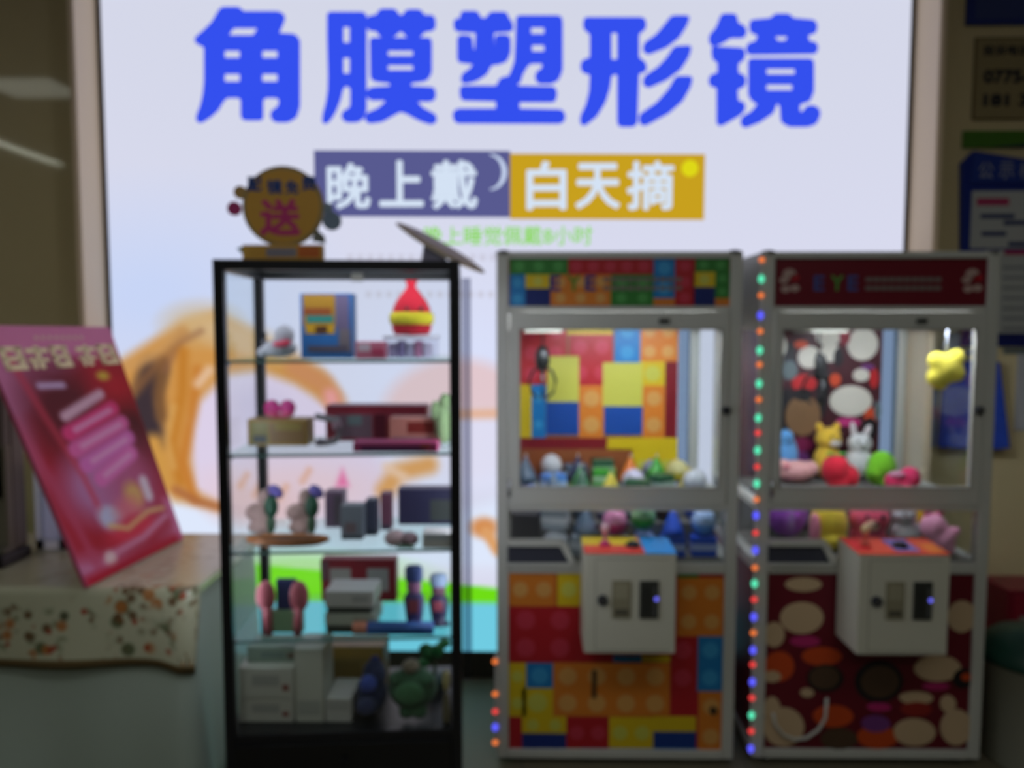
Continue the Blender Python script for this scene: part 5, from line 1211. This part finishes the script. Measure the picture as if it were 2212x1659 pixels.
def board_print():
    nu, nv = 70, 110
    # paint in the photograph's own flat picture units of the board: u 0..100 across, v 0..170 down from top
    U, V = np.meshgrid(np.linspace(0, 100, nu + 1), np.linspace(0, 170, nv + 1)); U, V = U.ravel(), V.ravel()
    p = Paint(U, V, (196, 112, 148))
    p.rect(-5, -5, 105, 22, (214, 124, 160), 4)
    p.poly([(60, 25), (104, 25), (104, 150), (70, 168), (0, 150), (-4, 110), (10, 60), (40, 40)], (168, 22, 40), 7)
    p.ell(38, 60, 28, 32, (96, 20, 30), .5); p.ell(88, 78, 16, 34, (86, 14, 20), .6); p.ell(88, 45, 20, 16, (186, 24, 42), .7)
    p.ell(46, 112, 34, 26, (182, 120, 164), .4); p.ell(70, 120, 26, 36, (182, 84, 122), .5, a=.8)
    p.line([(12, 20), (20, 60), (30, 100), (34, 140)], 2.2, (206, 60, 82), 2.5, .8)
    p.line([(-2, 60), (8, 110), (14, 160)], 3, (186, 70, 100), 3, .8)
    for k, (c) in enumerate(((216, 170, 186), (222, 60, 120), (220, 100, 160), (214, 110, 180), (220, 110, 176))):
        cx, cy = 52 + k * 2.2, 56 + k * 11.5; w = (22, 27, 30, 28, 22)[k]
        p.line([(cx - w * .8, cy + 6), (cx + w * .8, cy - 6)], 3.6 if k == 0 else 5.6, c, 1.5)
        if k: p.line([(cx - w * .6, cy + 4.5), (cx + w * .7, cy - 5)], 1.6, (226, 160, 196), 1.4)
    p.ell(40, 136, 12, 9, (190, 190, 214), .3, ang=.6); p.ell(66, 126, 9, 10, (214, 166, 100), .4); p.ell(56, 134, 12, 9, (222, 120, 130), .5, a=.8); p.line([(80, 118), (80, 130)], 4, (222, 206, 216), 2)
    p.ell(55, 148, 24, 9, (214, 50, 74), .4); p.line([(25, 158), (60, 156), (90, 148)], 2.4, (206, 130, 160), 2); p.ell(26, 160, 5, 5, (226, 196, 196), .4)
    p.line([(36, 140), (50, 146), (74, 140), (90, 142)], 1.6, (222, 186, 120), 1.6)
    p.poly([(0, 164), (100, 164), (100, 172), (0, 172)], (178, 22, 46), 3)
    p.poly([(92, 136), (104, 136), (104, 172), (96, 172)], (206, 120, 164), 4)
    p.line([(25, 40), (42, 41)], 2.2, (206, 176, 210), 1.6); p.ell(78, 37, 6, 3.5, (214, 176, 60), .4)
    cols = srgb_lin(np.clip(p.c, 0, 255)) * 1.05
    pts = []
    e = nrm * .0015
    TL, TR, BR_, BL = q[3], q[2], q[1], q[0]
    for j in range(nv + 1):
        for k in range(nu + 1):
            u, v = k / nu, j / nv
            pts.append(TL * (1 - u) * (1 - v) + TR * u * (1 - v) + BR_ * u * v + BL * (1 - u) * v + e)
    attr_grid('printed_face', pts, np.clip(cols, 0, .9), nu, nv, attr_mat('board_print', False), bdo, o)
    # raised gold headline: lettering on the board
    ex = (TR - TL).normalized(); ez = (TL - BL).normalized(); W_ = (TR - TL).length; H_ = (TL - BL).length
    mx = Matrix((( ex.x, -nrm.x, ez.x, BL.x), (ex.y, -nrm.y, ez.y, BL.y), (ex.z, -nrm.z, ez.z, BL.z), (0, 0, 0, 1)))
    lt = MB(); gold = M((236, 214, 160), .4)
    for n, (a, b) in enumerate(((.07, .22), (.24, .40), (.42, .55), (.62, .78), (.80, .96))):
        for (f0, f1, g0, g1) in ((0, 1, .0, .22), (.0, 1, .40, .58), (0, 1, .80, 1), (.0, .25, 0, 1), (.7, .95, .2, 1)) if n % 2 == 0 else ((0, 1, .7, .9), (.4, .62, 0, 1), (0, .9, .3, .45), (.1, .3, 0, .5)):
            lt.box(W_ * (a + (b - a) * f0), W_ * (a + (b - a) * f1), -.0035, -.0018, H_ * (.83 + .09 * g0), H_ * (.83 + .09 * g1), gold, mx=mx)
    for k in range(8): lt.box(W_ * (.34 + k * .05), W_ * (.37 + k * .05), -.003, -.0018, H_ * .945, H_ * .96, M((222, 170, 160), .5), mx=mx)
    lt.build('gold_lettering', bdo, o)
board_print()
# white easel holding it
Ye = 2.72
a = PR(74, 1000, 150, 1210, Ye); ze = TS
t = thing('easel', 'milky white acrylic tabletop easel behind the leaning pink board', 'easel', ((a[0] + a[1]) / 2, Ye, ze)); o = Vector(t.location)
def milky(c):
    m = bpy.data.materials.new('milky_acrylic'); m.use_nodes = True
    nt = m.node_tree; nt.nodes.clear()
    o_ = nt.nodes.new('ShaderNodeOutputMaterial'); d = nt.nodes.new('ShaderNodeBsdfDiffuse'); t_ = nt.nodes.new('ShaderNodeBsdfTranslucent'); x = nt.nodes.new('ShaderNodeMixShader')
    d.inputs[0].default_value = t_.inputs[0].default_value = rgb(c); x.inputs[0].default_value = .7
    nt.links.new(d.outputs[0], x.inputs[1]); nt.links.new(t_.outputs[0], x.inputs[2]); nt.links.new(x.outputs[0], o_.inputs[0])
    return m
b = MB(); wm = milky((244, 248, 255)); H = a[3] - ze
for f0, f1 in ((0, .24), (.66, .9)): b.box(a[0] + (a[1] - a[0]) * f0, a[0] + (a[1] - a[0]) * f1, Ye, Ye + .014, ze, ze + H, wm, .002)
b.box(a[0], a[1], Ye, Ye + .014, ze, ze + .035, wm, .002); b.build('frame', t, o)
MB().box(a[0] + .02, a[1] - .01, Ye + .004, Ye + .010, ze + .03, ze + H - .01, milky((222, 228, 246))).build('panel', t, o)
# grey dispenser at the left end
Yg = 2.52
a = PR(-140, 852, 6, 1200, Yg)
t = thing('drinks_dispenser', 'dark grey desktop dispenser with black recess at the left end of the table', 'dispenser', ((a[0] + a[1]) / 2, Yg, TS)); o = Vector(t.location)
gm = M((112, 106, 98), .5)
b = MB(); b.box(a[0], a[1], Yg + .04, Yg + .12, TS + .04, a[3], gm, .012); b.box(a[0], a[1], Yg, Yg + .05, a[3] - .18, a[3], gm, .012); b.box(a[1] - .05, a[1], Yg + .01, Yg + .05, TS + .06, a[3] - .17, M((124, 120, 104), .5), .008); b.build('body', t, o)
b = MB(); b.box(a[0] + .02, P(-2, 900, Yg).x, Yg + .01, Yg + .045, a[3] - .36, a[3] - .18, BLACK, .006); b.build('spout_recess', t, o)
b = MB(); b.box(a[0] - .01, a[1] + .006, Yg - .035, Yg + .125, TS, TS + .04, M((16, 16, 20), .4), .006); b.build('drip_tray', t, o)
b = MB(); b.box(a[0], a[1], Yg - .01, Yg + .05, TS + .041, TS + .062, M((120, 118, 106), .5), .004); b.build('ledge', t, o)

# ------------------------------------------------------------------ right-hand wall and corner
Yr = YW - .004
def wallbox(mb, box, m, y0=Yr - .012, y1=YW - .001, bev=0): a = PR(*box, y0); mb.box(a[0], a[1], y0, y1, a[2], a[3], m, bev)
t = thing('wall_sign', 'dark blue wall sign cut off by the upper right corner', 'sign', tuple(P(2160, 50, YW))); o = Vector(t.location)
b = MB(); wallbox(b, (2090, -40, 2330, 52), M((38, 56, 140), .45)); b.build('board', t, o)
b = MB(); wallbox(b, (2108, -30, 2320, 40), M((60, 76, 140), .45), Yr - .014, Yr - .011); b.build('text_block', t, o)
t = thing('phone_plate', 'olive wall plate with black telephone numbers', 'plate', tuple(P(2160, 160, YW))); o = Vector(t.location)
b = MB(); wallbox(b, (2104, 80, 2340, 258), M((118, 100, 62), .4), Yr - .006); wallbox(b, (2108, 84, 2336, 254), M((166, 150, 108), .35), Yr - .008, Yr - .005); b.build('plate', t, o)
b = MB(); bk_ = M((28, 30, 44), .5)
for s, bx, bo2 in (('投诉电话', (2124, 97, 2224, 120), .03), ('0775-', (2124, 150, 2222, 180), .05), ('181 3', (2124, 202, 2222, 230), .05)):
    a = PR(*bx, Yr - .009); put_text(b, s, a[0], a[1], a[2], a[3], Yr - .0095, bk_, bo2)
b.build('lettering', t, o)
t = thing('green_sign', 'green strip sign above the blue notice board', 'sign', tuple(P(2150, 300, YW))); o = Vector(t.location)
b = MB(); wallbox(b, (2082, 282, 2330, 318), M((76, 128, 36), .45)); b.build('strip', t, o)
b = MB(); q = [P(2140, 318, Yr - .014), P(2330, 300, Yr - .014), P(2330, 318, Yr - .014)]; b.prism([(v.x, v.z) for v in q], Yr - .014, Yr - .011, M((30, 40, 70), .5)); b.build('wedge', t, o)
t = thing('notice_board', 'blue notice board with slanted header and white sheets right of the machines', 'notice board', tuple(P(2150, 540, YW))); o = Vector(t.location)
NB = M((28, 52, 150), .4)
b = MB(); q = [P(x, y, Yr - .02) for x, y in ((2078, 352), (2104, 326), (2330, 362), (2330, 748), (2078, 748))]; b.prism([(v.x, v.z) for v in q], Yr - .02, YW - .001, NB); b.build('panel', t, o)
b = MB(); q = [P(x, y, Yr - .03) for x, y in ((2096, 394), (2104, 330), (2330, 366), (2330, 394))]; b.prism([(v.x, v.z) for v in q], Yr - .03, Yr - .021, M((40, 66, 160), .4)); hd = b.build('header', t, o)
b = MB()
for s, bx in zip('公示栏', [(2114, 350, 2146, 386), (2158, 350, 2190, 386), (2202, 350, 2234, 386)]): a = PR(*bx, Yr - .03); put_text(b, s, a[0], a[1], a[2], a[3], Yr - .0315, M((160, 166, 190), .5), .012)
b.build('lettering', hd, o)
def sheet(box, lines, y=Yr - .024):
    b = MB(); wallbox(b, box, M((202, 206, 204), .6), y, y + .003); s = b.build('paper', t, o)
    b = MB()
    for bx, c in lines: wallbox(b, bx, M(c, .6), y - .001, y)
    b.build('print', s, o)
sheet((2098, 412, 2330, 536), [((2110, 428, 2180, 444), (196, 60, 110)), ((2118, 462, 2192, 472), (60, 70, 120)), ((2168, 476, 2330, 486), (60, 70, 120)), ((2120, 500, 2174, 510), (60, 70, 120)), ((2178, 522, 2330, 532), (60, 70, 120))])
sheet((2150, 540, 2330, 720), [((2170, 540, 2330, 551), (190, 70, 110))] + [((2166, y, 2330, y + 6), (150, 156, 164)) for y in range(575, 712, 22)])
b = MB(); wallbox(b, (2092, 722, 2330, 747), M((22, 36, 110), .4), Yr - .026, Yr - .021); b.build('bottom_rail', t, o)
# blue tote bag, white sheets
Yb_ = YW - .06
t = thing('tote_bag', 'bright blue tote bag hanging on the wall below the notice board', 'bag', tuple(P(2110, 860, Yb_))); o = Vector(t.location)
b = MB(); q = [P(x, y, Yb_) for x, y in ((2046, 778), (2160, 782), (2182, 968), (2132, 972), (2030, 966))]; b.prism([(v.x, v.z) for v in q], Yb_, Yb_ + .026, fuzzy((34, 74, 190), 20)); b.build('bag', t, o)
b = MB(); b.tube([P(2080, 782, Yb_ + .02), P(2088, 762, Yb_ + .02), P(2112, 758, Yb_ + .02), P(2128, 766, Yb_ + .02), P(2134, 784, Yb_ + .02)], .006, M((34, 64, 160), .6)); b.build('handle', t, o)
b = MB(); a = P(2108, 757, Yb_ + .02); b.cyl((a.x, a.y - .005, a.z), (a.x, YW - .001, a.z), .006, CHROME); b.build('hook', t, o)
t = thing('tote_bag', 'pale grey blue plastic bag hanging left of the blue tote bag', 'bag', tuple(P(2020, 880, Yb_))); o = Vector(t.location)
b = MB(); q = [P(x, y, Yb_) for x, y in ((2060, 720), (2090, 715), (2078, 775), (2042, 780), (2028, 968), (2006, 972), (2034, 790))]; b.prism([(v.x, v.z) for v in q], Yb_ + .032, YW - .004, M((120, 136, 170), .35)); b.build('bag', t, o)
b = MB(); a = P(2076, 716, Yb_ + .02); b.cyl((a.x, a.y - .005, a.z), (a.x, YW - .001, a.z), .006, CHROME); b.build('hook', t, o)
t = thing('wall_calendar', 'white sheets hanging on the wall at the right frame edge', 'calendar', tuple(P(2220, 850, YW))); o = Vector(t.location)
b = MB(); wallbox(b, (2196, 762, 2330, 930), M((196, 196, 196), .6), Yr - .006, YW - .001); b.build('sheets', t, o)
b = MB(); wallbox(b, (2170, 752, 2330, 764), M((110, 120, 116), .6), Yr - .008, YW - .001); b.build('rail', t, o)
# red box and the bin
Yx = 3.10
a = PR(2174, 1276, 2330, 1500, Yx)
t = thing('extinguisher_box', 'dark red extinguisher box on the floor by the wall', 'fire box', ((a[0] + a[1]) / 2, Yx, 0)); o = Vector(t.location)
b = MB(); b.box(a[0], a[1], Yx, Yx + .2, 0, a[3], M((130, 20, 44), .4), .004); b.build('case', t, o)
b = MB(); b.box(a[0] + .02, a[1] - .02, Yx - .006, Yx + .001, .04, a[3] - .02, M((150, 26, 50), .4), .003); dd = b.build('door', t, o)
b = MB(); q = P(2206, 1340, Yx); b.box(q.x - .012, q.x + .05, Yx - .010, Yx - .005, q.z - .03, q.z + .02, M((150, 140, 130), .5)); b.build('label_plate', dd, o)
bx_, by_ = m2['x1'] + .045 + .19, 2.72
hb = P(2180, 1466, by_ - .19).z
t = thing('waste_bin', 'round grey waste bin with dark green lid beside the right claw machine', 'bin', (bx_, by_, 0)); o = Vector(t.location)
b = MB(); b.lathe([(.0, 0), (.165, 0), (.17, .01), (.188, hb - .02), (.196, hb - .015), (.196, hb), (.18, hb)], o, M((158, 158, 142), .5), 40); b.build('body', t, o)
b = MB(); b.lathe([(.198, hb - .012), (.200, hb + .004), (.190, hb + .03), (.14, hb + .075), (.06, hb + .095), (0, hb + .098)], o, M((26, 66, 54), .4), 40); ld = b.build('lid', t, o)
b = MB(); b.box(bx_ - .06, bx_ + .06, by_ - .150, by_ - .10, hb + .040, hb + .08, M((20, 50, 42), .4), .006); b.build('swing_flap', ld, o)
